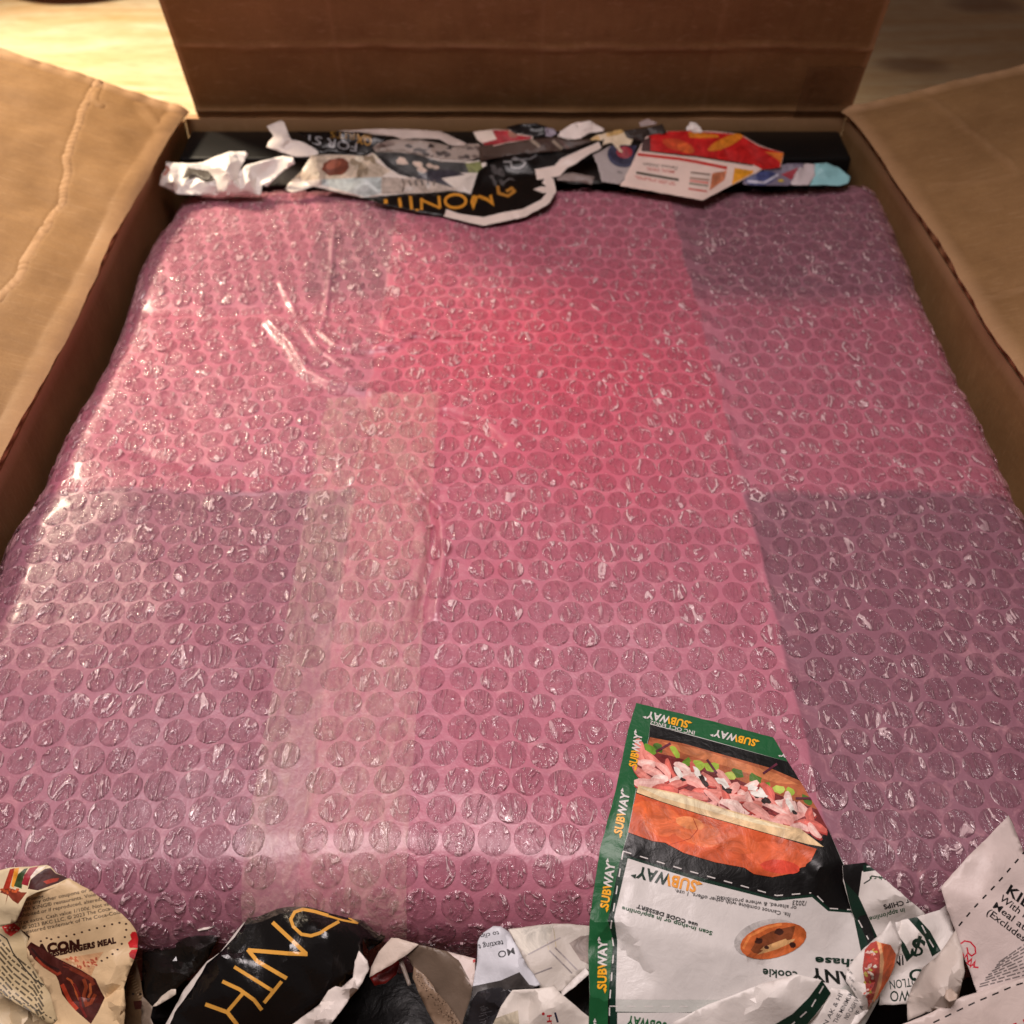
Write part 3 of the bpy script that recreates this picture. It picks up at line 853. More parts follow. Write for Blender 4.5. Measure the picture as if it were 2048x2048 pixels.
# wordmarks
W = 'printed_lettering'
def mark(p0, p1, up, c1=YEL, c2=WHITE):
    P.text(W, c1, 'SUBWAY', p0, p1, up, .035, (.49, c2))
    d = ((p1[0]-p0[0]), (p1[1]-p0[1])); L = math.hypot(*d); d = (d[0]/L, d[1]/L)
    def tri(p, s, f, col):
        q = (p[0]+up[0]*f, p[1]+up[1]*f); r = math.hypot(*up)*.24
        P.poly(W, col, [(q[0]+d[0]*r*2*s, q[1]+d[1]*r*2*s), (q[0]+up[0]*.2, q[1]+up[1]*.2), (q[0]-up[0]*.2, q[1]-up[1]*.2)])
    tri(p0, -1, .12, c1); tri(p1, 1, .92, c2)
m4 = lambda x, y: one(A4, x, y)
m5 = lambda x, y: one(A5, x, y)
mark(m4(395, 505), m4(432, 290), (-15, -4)); mark(m4(300, 935), m4(350, 668), (-15.5, -4))
mark(m5(216, 445), m5(258, 150), (-16.5, -3)); mark(m5(198, 962), m5(206, 645), (-17.5, 0)); mark(m5(170, 1480), m5(178, 1170), (-17.5, 0))
mark(m4(735, 205), m4(468, 140), (-4, 13.5)); mark(m4(1170, 325), m4(900, 258), (-4, 13))
mark(m4(1520, 440), m4(1330, 398), (-3, 10))
P.text(W, WHITE, 'INC OCT ENG2', m4(772, 268), m4(486, 200), (-1.5, 7.5), .012)
mark(m5(790, 268), m5(405, 170), (-5, 22), (228, 150, 34), DGREEN)
T_ = 'printed_text'
P.text(T_, (70, 70, 70), 'Its. Cannot combine with other offers. 1 use.', m5(1385, 470), m5(645, 318), (-2, 7.5), .006)
P.text(T_, (70, 70, 70), 'or altered, & where prohibited.', m5(1425, 425), m5(905, 358), (-1, 7.5), .006)
P.text(T_, (60, 60, 60), '/2023', m5(1490, 392), m5(1400, 388), (-1, 9), .006)
P.text(T_, (14, 22, 18), 'use CODE DESSERT', m5(790, 538), m5(400, 415), (-2, 7), .035)
P.text(T_, (24, 82, 50), 'Scan in-shop or in app/online', m5(885, 590), m5(305, 427), (-2, 7.5), .022)
P.text('printed_headline', DGREEN, 'cookie', m5(1430, 848), m5(1205, 828), (0, 16), .02)
P.text('printed_headline', DGREEN, 'purchase', m5(2000, 785), m5(1545, 752), (-1, 15), .03)
P.text('printed_headline', (14, 22, 18), 'ANY', m5(1800, 860), m5(1505, 822), (3, 25), .03)
P.text(T_, GREEN, 'SUBWAY', m5(590, 1175), m5(340, 1128), (-3, 18), .03)
spine_z = 10
ring = rz(A4((395, 82), (860, 195), (1280, 305)), [6, 6, 7]) + rz(A4((1360, 450), (1480, 630), (1560, 760), (1640, 920), (1730, 1110)), [6, 6, 6, 5, 3]) + \
       rz([(1702, 1755), (1728, 1815), (1760, 1905), (1765, 1985), (1700, 2100)], [-2, -6, -12, -18, -20]) + rz([(1178, 2100), (1177, 2048), (1180, 1990), (1176, 1900), (1180, 1838), (1200, 1700), (1232, 1580), (1256, 1460)], [-20, -15, -9, -8, -4, 4, 6, 6])
ctrl = rz(A5((330, 90), (330, 550), (760, 640), (1130, 740), (780, 690), (300, 1040), (900, 1010), (1540, 350), (1280, 540), (1640, 760), (1240, 790), (1400, 860), (1760, 480), (100, 495), (205, 520), (250, 620)),
          [5, -1, -3, -6, -4, -12, -12, -2, -5, -13, -11, -12, -8, -5, -2, -7]) + rz([(1400, 1560), (1500, 1660), (1600, 1700), (1640, 1740), (1300, 1640)], [6, 6, 4, 3, 6]) + rz([(1256, 1540), (1244, 1600)], [7, 7])
sheet('long coupon sheet with green lettered edge and a ham sandwich picture, lying on the parcel', ring, ctrl, col=(196, 198, 192), amp=.55, sp=100, seed=11, fine=12, prt=P, rough=.36)

# ---- folded-over white corner with green band in front of it
P = Print()
P.poly('printed_border', DGREEN, A5((1590, 900), (1650, 990), (1560, 1110), (1450, 1240), (1330, 1300), (1290, 1185), (1400, 1120), (1510, 1010)))
P.dash('printed_border', WHITE, A5((1600, 940), (1520, 1080), (1360, 1220)), 2.6, 17, 14)
sheet('white folded paper flap with a dark green dashed band, in front of the cookie coupon', rz(A5((990, 1010), (1200, 930), (1430, 862), (1590, 905), (1650, 985), (1560, 1130), (1430, 1250), (620, 1250), (640, 1170), (860, 1060)), [-9, -7, -4, -5, -8, -14, -18, -18, -14, -11]),
      [(1540, 1990, -5), (1450, 2020, -12)], amp=1.0, sp=70, seed=12, prt=P)
P = Print()
tx = ['IN AK & HI', 'THE MINIMUM', 'NO CASH VALUE', 'IF ADDED']
for k, s_ in enumerate(tx):
    a = one(A6, 300+k*42, 1800+k*-22); P.text('printed_text', (70, 70, 72), s_, (a[0]+12*k-18, a[1]+38-3*k), (a[0]+22+12*k-6, a[1]-28+2*k), (-8, -4), .01)
for k in range(5):
    a = one(A6, 470+k*10, 1500-k*60)
    P.stroke('printed_text', (90, 90, 92), [(a[0], a[1]), (a[0]+8, a[1]+14)], 3)
sheet('white scrap covered in small grey print, between the green band and the sandwich scrap', rz(A6((270, 1620), (400, 1640), (470, 1700), (560, 1760), (560, 1850), (480, 2020), (150, 2020), (60, 1960), (190, 1800)), [-8, -8, -8, -10, -14, -18, -18, -18, -12]), amp=.9, sp=45, seed=13, prt=P, fine=9)

# ---- scrap with "in app/online"
P = Print()
P.poly('printed_border', DGREEN, A6((380, 700), (535, 610), (505, 830), (690, 1230), (600, 1300), (440, 950)))
P.poly('printed_border', BLK, A6((300, 400), (560, 530), (700, 600), (535, 612), (505, 830), (380, 700)))
P.poly('printed_border', DGREEN, A6((545, 560), (700, 560), (660, 605), (545, 622)))
P.dash('printed_border', WHITE, A6((520, 1000), (640, 1240)), 2.4, 19, 16); P.dash('printed_border', WHITE, A6((575, 575), (680, 570)), 2.4, 12, 6)
P.stroke('printed_lettering', (20, 40, 28), A6((550, 720), (600, 690), (620, 655), (680, 665), (760, 680)), 2.4)
P.text('printed_lettering', (30, 80, 48), 'S h r s', one(A6, 750, 655), one(A6, 600, 660), (0, 8), .02)
P.text('printed_text', BLK, 'for CHIPS', one(A6, 990, 845), one(A6, 715, 905), (3, 9), .035)
P.text('printed_text', (34, 90, 56), 'in app/online', one(A6, 900, 930), one(A6, 595, 1010), (2, 9), .02)
sheet('white scrap reading CHIPS tucked under the dark edge of the parcel', rz(A6((370, 560), (560, 540), (640, 600), (900, 830), (1080, 980), (1020, 1060), (860, 1100), (700, 1300), (600, 1300), (450, 960), (370, 700)), [4, 4, 4, 1, -4, -9, -12, -16, -16, -6, 2]), amp=.6, sp=60, seed=14, prt=P, fine=10)
# ---- "$ ... FOOTLONG TWO" piece
P = Print()
P.poly('printed_border', DGREEN, A6((930, 1020), (1010, 1010), (1120, 1130), (1215, 1300), (1140, 1350), (1070, 1180)))
P.dash('printed_border', WHITE, A6((1050, 1080), (1110, 1200), (1170, 1300)), 2.6, 18, 14)
P.text('printed_lettering', DGREEN, '$', one(A6, 1085, 1215), one(A6, 975, 1190), (-8, 33), .03)
P.poly('printed_lettering', DGREEN, A6((855, 1180), (905, 1240), (950, 1330), (975, 1270), (990, 1330), (920, 1395), (880, 1300)))
P.text('printed_lettering', DGREEN, 'FOO', one(A6, 1300, 1420), one(A6, 930, 1470), (5, 24), .02)
P.text('printed_lettering', DGREEN, 'OTLON', one(A6, 1010, 1530), one(A6, 770, 1560), (2, 17), .01)
P.text('printed_lettering', DGREEN, 'TWO', one(A6, 1010, 1640), one(A6, 775, 1650), (1, 21), .01)
P.text('printed_lettering', BLK, 'IN', one(A6, 890, 1340), one(A6, 800, 1360), (1, 19), .02)
sheet('crumpled white coupon with a green dollar sign, upside down beside the sandwich scrap', rz(A6((820, 1060), (880, 1030), (1010, 1005), (1200, 950), (1270, 900), (1330, 1120), (1310, 1300), (1180, 1400), (1050, 1480), (930, 1760), (680, 1770), (700, 1500), (840, 1200)), [-5, -5, -4, -6, -7, -8, -9, -12, -15, -18, -19, -16, -9]), [(1810, 1890, -8), (1835, 1870, -3), (1815, 1940, -14)], amp=1.2, sp=50, seed=15, prt=P, fine=9)
# ---- twisted scrap with sandwich
P = Print()
Q = 'printed_picture'
P.poly(Q, (206, 92, 40), A6((690, 1230), (780, 1250), (828, 1330), (810, 1440), (740, 1600), (680, 1740), (640, 1760), (690, 1600), (720, 1400)))
P.poly(Q, (226, 170, 120), A6((655, 1215), (700, 1235), (725, 1400), (700, 1600), (640, 1745), (620, 1700), (680, 1500), (690, 1330)))
P.poly(Q, (176, 70, 60), A6((560, 1290), (610, 1235), (660, 1215), (690, 1330), (685, 1500), (640, 1690), (590, 1790), (565, 1600), (540, 1450)))
g = random.Random(8)
for k in range(34):
    t = g.random(); x = 615+g.uniform(-42, 45)-20*t; y = 1260+t*480
    P.ell(Q, g.choice([(238, 196, 186), (222, 120, 104), (240, 226, 210), (196, 60, 50), (206, 190, 90), (140, 40, 44)]), one(A6, x, y), g.uniform(2.5, 6), g.uniform(2, 4), g.uniform(0, 180), 7, .35, k)
for r in range(4): P.text('printed_text', (110, 110, 112), 'oz per', one(A6, 405+r*16, 1460+r*70), one(A6, 450+r*14, 1510+r*70), (3, -4), .01)
sheet('twisted white scrap printed with a small sandwich, standing up in the front gap', rz(A6((780, 1042), (850, 1150), (880, 1230), (850, 1350), (790, 1500), (700, 1650), (600, 1800), (500, 1930), (380, 2020), (520, 1800), (460, 1650), (400, 1560), (400, 1470), (470, 1370), (560, 1270), (640, 1200), (720, 1130)), [0, -3, -4, -7, -8, -10, -12, -14, -16, -12, -11, -9, -8, -6, -4, -2, -1]),
      [(1745, 1950, 0), (1730, 1990, -4), (1765, 1890, 1), (1710, 1960, -8)], amp=1.0, sp=38, seed=16, prt=P, fine=8)
# ---- beige piece between
sheet('plain beige-white curled paper between the dollar coupon and the kids meal coupon', rz(A6((1340, 1120), (1400, 1300), (1420, 1480), (1370, 1700), (1300, 1800), (1100, 1830), (930, 1900), (925, 1740), (970, 1600), (1060, 1440), (1200, 1330)), [-3, -2, -2, -8, -10, -14, -18, -16, -14, -10, -6]),
      [(1870, 1960, -4), (1850, 1990, -9), (1890, 1990, -3)], amp=1.2, sp=55, seed=17, col=(208, 196, 186), fine=10)
# ---- kids meal coupon
P = Print()
P.dash('printed_border', BLK, A6((1370, 1085), (1500, 930), (1700, 720), (1900, 490), (2050, 310)), 3.4, 11, 13)
P.text('printed_lettering', BLK, 'KIDS MEAL', one(A6, 1775, 800), one(A6, 2420, 1290), (10, -17), .03)
P.text('printed_text', (24, 22, 24), 'With Purchase of', one(A6, 1715, 860), one(A6, 2300, 1290), (8, -11), .016)
P.text('printed_text', (24, 22, 24), 'Meal at Participating', one(A6, 1660, 925), one(A6, 2420, 1490), (8, -11), .016)
P.text('printed_text', (24, 22, 24), '(Excludes Sides)', one(A6, 1605, 980), one(A6, 2150, 1395), (8, -11), .016)
RD = (206, 34, 58)
P.stroke('printed_lettering', RD, A6((1385, 1240), (1420, 1215), (1470, 1225), (1510, 1270), (1515, 1320), (1480, 1345), (1450, 1320), (1440, 1270)), 3)
P.stroke('printed_lettering', RD, A6((1380, 1290), (1410, 1340), (1400, 1390), (1440, 1330), (1450, 1400), (1480, 1370), (1470, 1440), (1510, 1390), (1500, 1440), (1540, 1445)), 3.4)
P.stroke('printed_lettering', RD, A6((1430, 1400), (1470, 1430), (1500, 1420)), 2.5)
rows = []
for k in range(11):
    a = one(A6, 1520+k*32, 1650-k*6); b = one(A6, 1440+k*31+90, 1500-k*20+60)
    a = (1952+k*9.5, 1981-k*3.0); b = (a[0]+16+k*2.2-22, a[1]-24-k*3.0)
    rows.append((a, (a[0]+(6+k*.5)*2.4, a[1]-8)))
for k in range(9):
    y = 1975-k*5.2; micro(P, 'printed_text', (120, 112, 110), [((1954+k*5.3, y-k*1.0), (2060, y-k*6-28+k*3))], k, 2.6)
sheet('pale pink kids meal coupon with a red script mark, its pointed corner on the parcel', rz(A6((1800, 130), (1840, 210), (1900, 370), (2050, 700), (2100, 1000), (2100, 1500), (1900, 1580), (1530, 1700), (1520, 1640), (1450, 1450), (1380, 1280), (1335, 1120), (1270, 940), (1220, 750), (1450, 490), (1640, 300)), [9, 8, 7, 5, 2, -4, -8, -12, -12, -10, -7, -5, -1, 3, 8, 9]),
      [(1990, 1720, 10), (1960, 1800, 4), (2030, 1850, 1), (1985, 1900, -4)], amp=.9, sp=75, seed=18, col=(218, 202, 196), prt=P, fine=11)
P = Print()
P.dash('printed_border', BLK, A6((1150, 1920), (1500, 1750), (1850, 1600), (2050, 1540)), 3.2, 14, 12)
P.text('printed_lettering', (196, 34, 44), 'Just B', one(A6, 1590, 2040), one(A6, 2010, 1860), (6, 17), .035)
sheet('pale pink coupon with a black dashed line and red words in the bottom right corner', rz(A6((840, 1950), (1100, 1850), (1400, 1700), (1700, 1610), (2100, 1480), (2120, 2150), (820, 2150)), [-14, -12, -7, -6, -4, -12, -18]), [(1960, 2020, -8)], amp=1.0, sp=70, seed=19, col=(214, 198, 190), prt=P, fine=11)
sheet('small rolled beige paper end poking out above the dashed coupon', rz(A6((1255, 1640), (1300, 1625), (1360, 1680), (1350, 1720), (1290, 1740), (1250, 1710)), -3), amp=1.5, sp=16, seed=20, col=(196, 176, 160), fine=5)

# ---- cream restaurant coupon on the left
B1 = mp(0, 1650, 3.864); BB = mp(0, 1700, 5.553)
P = Print()
tc = (62, 52, 46)
L_ = [('re ordering.', (225, 580), (495, 528), .02), ('with any other coupons or any', (225, 632), (1080, 440), .008), ('BURGER KING\u00ae restaurants. Void in', (100, 720), (1130, 495), .008),
      ('Prohibited or if reproduced, altered,', (170, 762), (1130, 560), .008), ('Tax extra. Cash value 1/100\u00a2. Not valid', (220, 830), (1270, 600), .008),
      ('\u00a9 2023 BKC LLC. \u00a9 2023 The Coca-Cola', (250, 885), (1370, 635), .008), ('registered trademark of The Coca-Cola', (230, 940), (1340, 705), .008)]
for s_, a, b, bo in L_: P.text('printed_text', tc, s_, one(BB, *a), one(BB, *b), (-1.2, -7.0), bo)
for (x, y) in ((455, 1012), (520, 978), (570, 990), (650, 968), (738, 955), (825, 937), (910, 912), (993, 888), (1077, 866), (1160, 845), (1245, 824), (1327, 808), (1400, 820), (1402, 886), (1386, 966), (1352, 1042), (1306, 1106), (1250, 1156), (1192, 1196), (1130, 1230)):
    P.ell('printed_border', (52, 26, 20), one(BB, x, y), 2.5, 2.0, 0, 8)
BR = (52, 18, 12)
P.text('printed_lettering', BR, 'BACON', one(BB, 330, 1160), one(BB, 888, 1090), (-1, -17), .07)
P.text('printed_lettering', BR, 'CHEESEBURGERS MEAL', one(BB, 420, 1215), one(BB, 1290, 1030), (-1, -11), .07)
P.poly('printed_picture', (206, 160, 116), BB((670, 1210), (1150, 1130), (1100, 1200), (1010, 1400), (800, 1290)))
g = random.Random(2)
for k in range(26):
    P.ell('printed_picture', g.choice([(190, 104, 70), (224, 190, 150), (170, 84, 56)]), one(BB, 760+k*13+g.uniform(-20, 20), 1200+abs(13-k)*-2+g.uniform(0, 110)), 4, 2, g.uniform(0, 90), 6, .4, k)
for pts in ([(1500, 905), (1530, 930), (1545, 1020), (1540, 1090), (1500, 1085), (1440, 1085), (1420, 1030), (1460, 990), (1445, 940), (1470, 908)], [(1540, 1100), (1530, 1190), (1490, 1215), (1440, 1190), (1432, 1150), (1460, 1110)]):
    P.poly('printed_picture', (186, 18, 24), BB(*pts))
P.poly('printed_picture', (70, 20, 12), BB((300, 1080), (345, 1020), (450, 1080), (620, 1190), (720, 1240), (900, 1330), (1060, 1430), (1120, 1560), (1165, 1640), (1090, 1800), (1010, 1930), (930, 1860), (850, 1790), (760, 1690), (690, 1600), (650, 1450), (620, 1390), (480, 1300), (380, 1210)))
for pts, w, c in (([(400, 1190), (470, 1270), (560, 1330), (640, 1380), (680, 1360)], 5.5, (146, 52, 28)), ([(690, 1490), (740, 1600), (780, 1680), (860, 1770)], 8, (172, 58, 32)),
                  ([(780, 1310), (900, 1370), (1010, 1430), (1040, 1500)], 8, (120, 46, 24)), ([(740, 1420), (790, 1450), (830, 1520), (850, 1600), (900, 1700)], 4, (176, 84, 40)),
                  ([(930, 1430), (960, 1520), (930, 1620), (960, 1720), (1010, 1700), (1060, 1600)], 7, (134, 56, 26)), ([(820, 1480), (880, 1600), (900, 1740), (960, 1860)], 5, (110, 26, 18)), ([(700, 1250), (850, 1330), (700, 1290)], 3, (108, 40, 26)),
                  ([(350, 1090), (440, 1200), (560, 1290), (660, 1330)], 4, (40, 10, 8)), ([(1000, 1480), (1010, 1580), (980, 1640)], 5, (168, 86, 44))):
    P.stroke('printed_picture', c, BB(*pts), w)
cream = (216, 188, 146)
sheet('cream burger coupon with fine print and bacon picture in the front left corner', rz(BB((330, 455), (480, 430), (640, 380), (770, 318), (1000, 450), (1240, 630), (1350, 710), (1440, 800), (1510, 900), (1535, 990), (1530, 1090), (1500, 1200), (1440, 1350), (1380, 1520), (1390, 1720), (1370, 1960), (600, 1990), (560, 1960), (640, 1880), (560, 1600), (300, 1200), (290, 1060), (330, 960), (230, 880), (170, 740), (165, 640), (230, 560)),
      [2, 3, 4, 4, 1, -4, -6, -8, -11, -13, -14, -15, -17, -18, -16, -20, -26, -26, -26, -22, -16, -14, -12, -14, -15, -14, -10]),
      rz(BB((700, 600), (1120, 1200), (1080, 1400), (1160, 1640), (1250, 1100), (880, 760), (1280, 1300), (1200, 1500), (1320, 1760), (480, 900)), [0, -14, -17, -22, -12, -3, -13, -15, -13, -9]), amp=1.0, sp=62, seed=21, col=cream, prt=P, fine=9)
P = Print()
P.poly('printed_picture', (172, 48, 22), BB((30, 440), (110, 215), (165, 200), (130, 330), (100, 440)))
P.poly('printed_picture', (226, 150, 40), BB((125, 400), (160, 205), (215, 195), (190, 300), (150, 420)))
P.poly('printed_picture', (50, 70, 28), BB((155, 400), (200, 270), (270, 210), (310, 200), (260, 300), (240, 430)))
P.poly('printed_picture', (150, 24, 42), BB((240, 380), (270, 280), (330, 200), (430, 180), (380, 240), (330, 330), (310, 400)))
P.poly('printed_picture', (226, 214, 196), BB((335, 300), (400, 215), (520, 168), (480, 205), (400, 270), (350, 330)))
P.poly('printed_picture', (62, 18, 16), BB((340, 330), (410, 270), (500, 210), (560, 200), (620, 260), (760, 310), (640, 370), (420, 450), (310, 430)))
P.poly('printed_picture', (158, 46, 26), BB((480, 350), (560, 320), (660, 310), (640, 345), (520, 380)))
P.poly('printed_picture', (120, 44, 20), BB((0, 470), (40, 430), (140, 430), (240, 470), (300, 470), (200, 600), (140, 560), (90, 500), (60, 610), (80, 500)))
for k in range(7): P.ell('printed_picture', (190, 84, 36), one(BB, 20+k*30, 440+(k % 3)*12), 4, 2.5, 30*k, 7, .3, k)
sheet('cream coupon scrap with a burger photo behind the bacon coupon at the left edge', rz(BB((-80, 250), (0, 225), (120, 195), (300, 180), (520, 160), (570, 190), (620, 250), (770, 318), (640, 400), (400, 470), (300, 520), (240, 640), (180, 800), (0, 860), (-80, 880)), [4, 4, 4, 4, 3, 3, 3, 3, 3, 3, 2, 0, -6, -8, -8]), amp=1.2, sp=45, seed=22, col=(222, 204, 166), prt=P, fine=8)
P = Print()
rows = []
for k in range(12):
    a = (-2+k*8.2, 1890+k*11); b = (a[0]+40+k*1.5, a[1]+28); c = (b[0]+26, b[1]+34)
for k in range(11):
    x0, y0 = -40+k*1.0, 1870+k*13
    pts = [(x0, y0), (x0+36, y0+6), (x0+62, y0+36), (x0+104, y0+70), (x0+124, y0+104)]
    for a, b in zip(pts, pts[1:]): micro(P, 'printed_text', (92, 82, 62), [(a, b)], k*5+int(a[0]), 3.8)
P.stroke('printed_border', (60, 54, 44), [(0, 1868), (14, 1878), (26, 1905), (48, 1935), (68, 1958), (88, 1970)], 2.6)
P.poly('printed_picture', (206, 48, 40), BB((20, 850), (70, 820), (160, 815), (230, 870), (210, 900), (120, 960), (60, 920)))
for k in range(6): P.ell('printed_picture', (240, 180, 160), one(BB, 60+k*25, 860+(k % 2)*30), 2.5, 1.5, k*40, 6, .3, k)
P.dash('printed_border', (60, 54, 44), BB((0, 1585), (300, 1720), (600, 1880), (700, 2000)), 2, 5, 5)
sheet('cream coupon scrap crowded with rows of grey print, in the bottom left corner', rz(BB((-100, 850), (60, 830), (200, 810), (240, 900), (320, 980), (300, 1080), (420, 1250), (560, 1400), (560, 1600), (640, 1880), (560, 1960), (350, 1800), (0, 1600), (-100, 1560)), [-14, -14, -13, -14, -15, -16, -19, -21, -23, -27, -28, -24, -22, -22]), amp=1.3, sp=48, seed=23, col=(196, 176, 136), prt=P, fine=9)
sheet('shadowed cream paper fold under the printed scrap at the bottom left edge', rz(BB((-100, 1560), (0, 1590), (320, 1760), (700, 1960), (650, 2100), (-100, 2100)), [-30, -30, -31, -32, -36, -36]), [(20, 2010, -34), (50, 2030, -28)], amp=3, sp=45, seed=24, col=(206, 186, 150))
P = Print()
for k in range(14): P.stroke('printed_text', (130, 110, 84), [(252+k*2.5, 1945+k*5), (262+k*2.4, 1940+k*5)], 2)
P.ell('printed_border', (30, 18, 12), one(BB, 1480, 1600), 2.6, 2.6); P.ell('printed_border', (30, 18, 12), one(BB, 1560, 1600), 2.6, 2.6)
P.poly('printed_picture', (60, 20, 14), BB((1480, 1680), (1580, 1670), (1600, 1760), (1500, 1770)))
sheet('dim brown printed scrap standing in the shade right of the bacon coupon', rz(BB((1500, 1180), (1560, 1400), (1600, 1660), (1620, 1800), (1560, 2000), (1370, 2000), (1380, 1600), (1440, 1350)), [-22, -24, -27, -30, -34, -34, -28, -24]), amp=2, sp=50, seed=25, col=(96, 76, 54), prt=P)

# ---- big black sheet with gold letters
C2 = mp(280, 1750, 3.715)
P = Print()
Gd = (214, 158, 70)
def st(pts, w=6.5): P.stroke('printed_lettering', Gd, C2(*pts), w)
st([(985, 352), (1235, 585)], 8); st([(1245, 588), (1100, 583), (800, 558)], 8); st([(800, 553), (870, 640), (1090, 768)], 8)
st([(700, 682), (988, 862)], 7); st([(1052, 790), (922, 950)], 7)
st([(612, 790), (740, 850), (850, 930), (905, 1003)], 7.5); st([(766, 878), (655, 1008)], 7); st([(486, 960), (650, 1020), (720, 1110), (780, 1230)], 8)
O_ = []
for k in range(23):
    t = R_(-70 - k*11); O_.append((1270+152*math.cos(t)*1.0, 355-110*math.sin(t)*-1))
O_ = [(1400, 302), (1300, 272), (1210, 255), (1150, 275), (1120, 330), (1140, 385), (1200, 440), (1270, 452), (1340, 430), (1400, 390), (1480, 345)]
st(O_, 6.5)
st([(1400, 305), (1500, 335), (1620, 358)], 4); st([(1550, 318), (1620, 358)], 3.5); st([(1710, 345), (1770, 375), (1815, 430)], 4)
sheet('glossy black crumpled sheet with large gold capital letters in front of the parcel', rz(C2((850, 250), (1000, 235), (1250, 240), (1420, 285), (1600, 330), (1720, 340), (1830, 440), (1790, 500), (1700, 560), (1650, 470), (1660, 620), (1560, 750), (1480, 850), (1330, 945), (1200, 1050), (1130, 1180), (190, 1180), (260, 1020), (400, 820), (500, 660), (610, 560), (700, 460)),
      [-14, -12, -10, -10, -13, -18, -22, -23, -22, -14, -16, -17, -18, -19, -22, -26, -26, -24, -20, -18, -14, -14]),
      rz(C2((600, 580), (1100, 590), (1400, 440), (1450, 780), (900, 900), (1250, 350), (1000, 760), (500, 900)), [-12, -9, -6, -13, -15, -7, -12, -18]), amp=.9, sp=85, seed=26, col=BLK, prt=P, rough=.22, fine=10, spec=.6)
sheet('thin white torn paper edge showing along the left of the black gold lettered sheet', rz(C2((940, 243), (860, 252), (700, 440), (600, 570), (500, 640), (330, 850), (150, 1180), (230, 1180), (420, 860), (520, 690), (720, 490), (880, 300)), [-13, -15, -16, -17, -20, -24, -30, -29, -23, -20.5, -16.5, -14.5]), amp=.2, sp=80, seed=27, col=(206, 198, 190), fine=8)
sheet('white torn curl standing on the right edge of the black gold lettered sheet', rz(C2((1630, 565), (1690, 640), (1705, 700), (1620, 850), (1560, 920), (1440, 1080), (1360, 1180), (1050, 1180), (1200, 1060), (1330, 960), (1400, 860), (1450, 825), (1500, 835), (1580, 760), (1600, 640)), [-4, -4, -6, -8, -10, -14, -17, -20, -17, -14, -11, -9, -8, -7, -5]), rz(C2((1560, 850), (1330, 1060)), [-3, -9]), amp=.8, sp=30, seed=28, col=(226, 216, 208), fine=7)
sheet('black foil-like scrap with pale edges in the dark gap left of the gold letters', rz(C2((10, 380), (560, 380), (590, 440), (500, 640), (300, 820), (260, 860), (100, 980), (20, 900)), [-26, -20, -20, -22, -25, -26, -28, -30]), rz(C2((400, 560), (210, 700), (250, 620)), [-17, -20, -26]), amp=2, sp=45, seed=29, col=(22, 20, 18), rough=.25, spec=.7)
sheet('narrow white sliver of paper poking out of the black scrap', rz(C2((424, 405), (480, 388), (575, 375), (500, 400), (435, 420)), [-17]*5), amp=.2, sp=40, seed=30, col=(216, 206, 196), fine=6)
sheet('small white twisted paper tip beside the black gold lettered sheet', rz(C2((270, 850), (265, 890), (180, 940), (110, 975), (90, 980), (160, 900), (230, 850)), [-20, -20, -23, -25, -25, -23, -20]), amp=.8, sp=25, seed=31, col=(206, 194, 178), fine=6)
sheet('grey paper fold standing in the bottom gap left of the gold letters', rz(C2((20, 900), (90, 980), (80, 1060), (110, 1130), (150, 1180), (0, 1180)), [-27, -25, -27, -28, -29, -32]), amp=1.2, sp=28, seed=32, col=(120, 106, 92), fine=7)

# ---- middle front
D3 = mp(700, 1750, 3.513)
sheet('white paper flap folded over the dark papers in the middle of the front gap', rz(D3((290, 440), (340, 445), (480, 490), (400, 560), (290, 630), (135, 722), (150, 650), (200, 540)), [-16, -15, -14, -16, -18, -21, -21, -18]), amp=.6, sp=50, seed=33, col=(206, 190, 176), fine=8)
sheet('dark red scrap below the white folded flap', rz(D3((140, 722), (290, 625), (350, 590), (330, 700), (250, 760), (170, 780)), -27), amp=1.5, sp=40, seed=34, col=(110, 20, 14))
sheet('brown printed sheet sloping down between the white flap and the texting coupon', rz(D3((480, 490), (560, 510), (680, 535), (760, 600), (860, 780), (850, 860), (800, 1000), (770, 1120), (650, 1000), (560, 860), (440, 640), (400, 560)), [-15, -15, -15, -16, -18, -20, -24, -27, -27, -25, -22, -18]), amp=1.5, sp=60, seed=35, col=(112, 96, 82), fine=9)
P = Print()
g = random.Random(4)
for k in range(150):
    t = g.random(); x = 470+t*250+g.uniform(-30, 70)*(1-.2*t); y = 650+t*400+g.uniform(-10, 60)
    P.ell('printed_picture', g.choice([(70, 52, 40), (176, 150, 126), (60, 42, 32)]), one(D3, x, y), 1.3, 1, 0, 5)
sheet('speckled brown bread-like printed strip in the middle of the front gap', rz(D3((450, 640), (520, 700), (590, 780), (600, 820), (680, 900), (780, 1050), (800, 1130), (640, 1130), (560, 980), (470, 810), (440, 720)), [-18, -18, -18, -18, -21, -24, -26, -27, -25, -21, -19]), amp=.8, sp=50, seed=36, col=(134, 112, 92), prt=P, fine=9)
sheet('thin grey paper strip in the dark between the white flap and bread strip', rz(D3((335, 590), (365, 580), (430, 770), (410, 780)), -20), amp=.3, sp=40, seed=37, col=(120, 108, 98), fine=6)
sheet('white pointed scrap between the brown sheet and the texting coupon', rz(D3((680, 535), (780, 560), (880, 590), (880, 700), (860, 785), (800, 700), (740, 610)), [-17, -17, -17, -17, -18, -18, -17]), amp=.5, sp=40, seed=38, col=(206, 190, 182), fine=7,
      prt=Print().poly('printed_border', (170, 20, 20), D3((862, 598), (880, 590), (884, 612), (864, 616))))
P = Print()
tk = (36, 36, 40)
P.text('printed_text', tk, 'to clip', one(D3, 1045, 393), one(D3, 915, 418), (2, 9), .01)
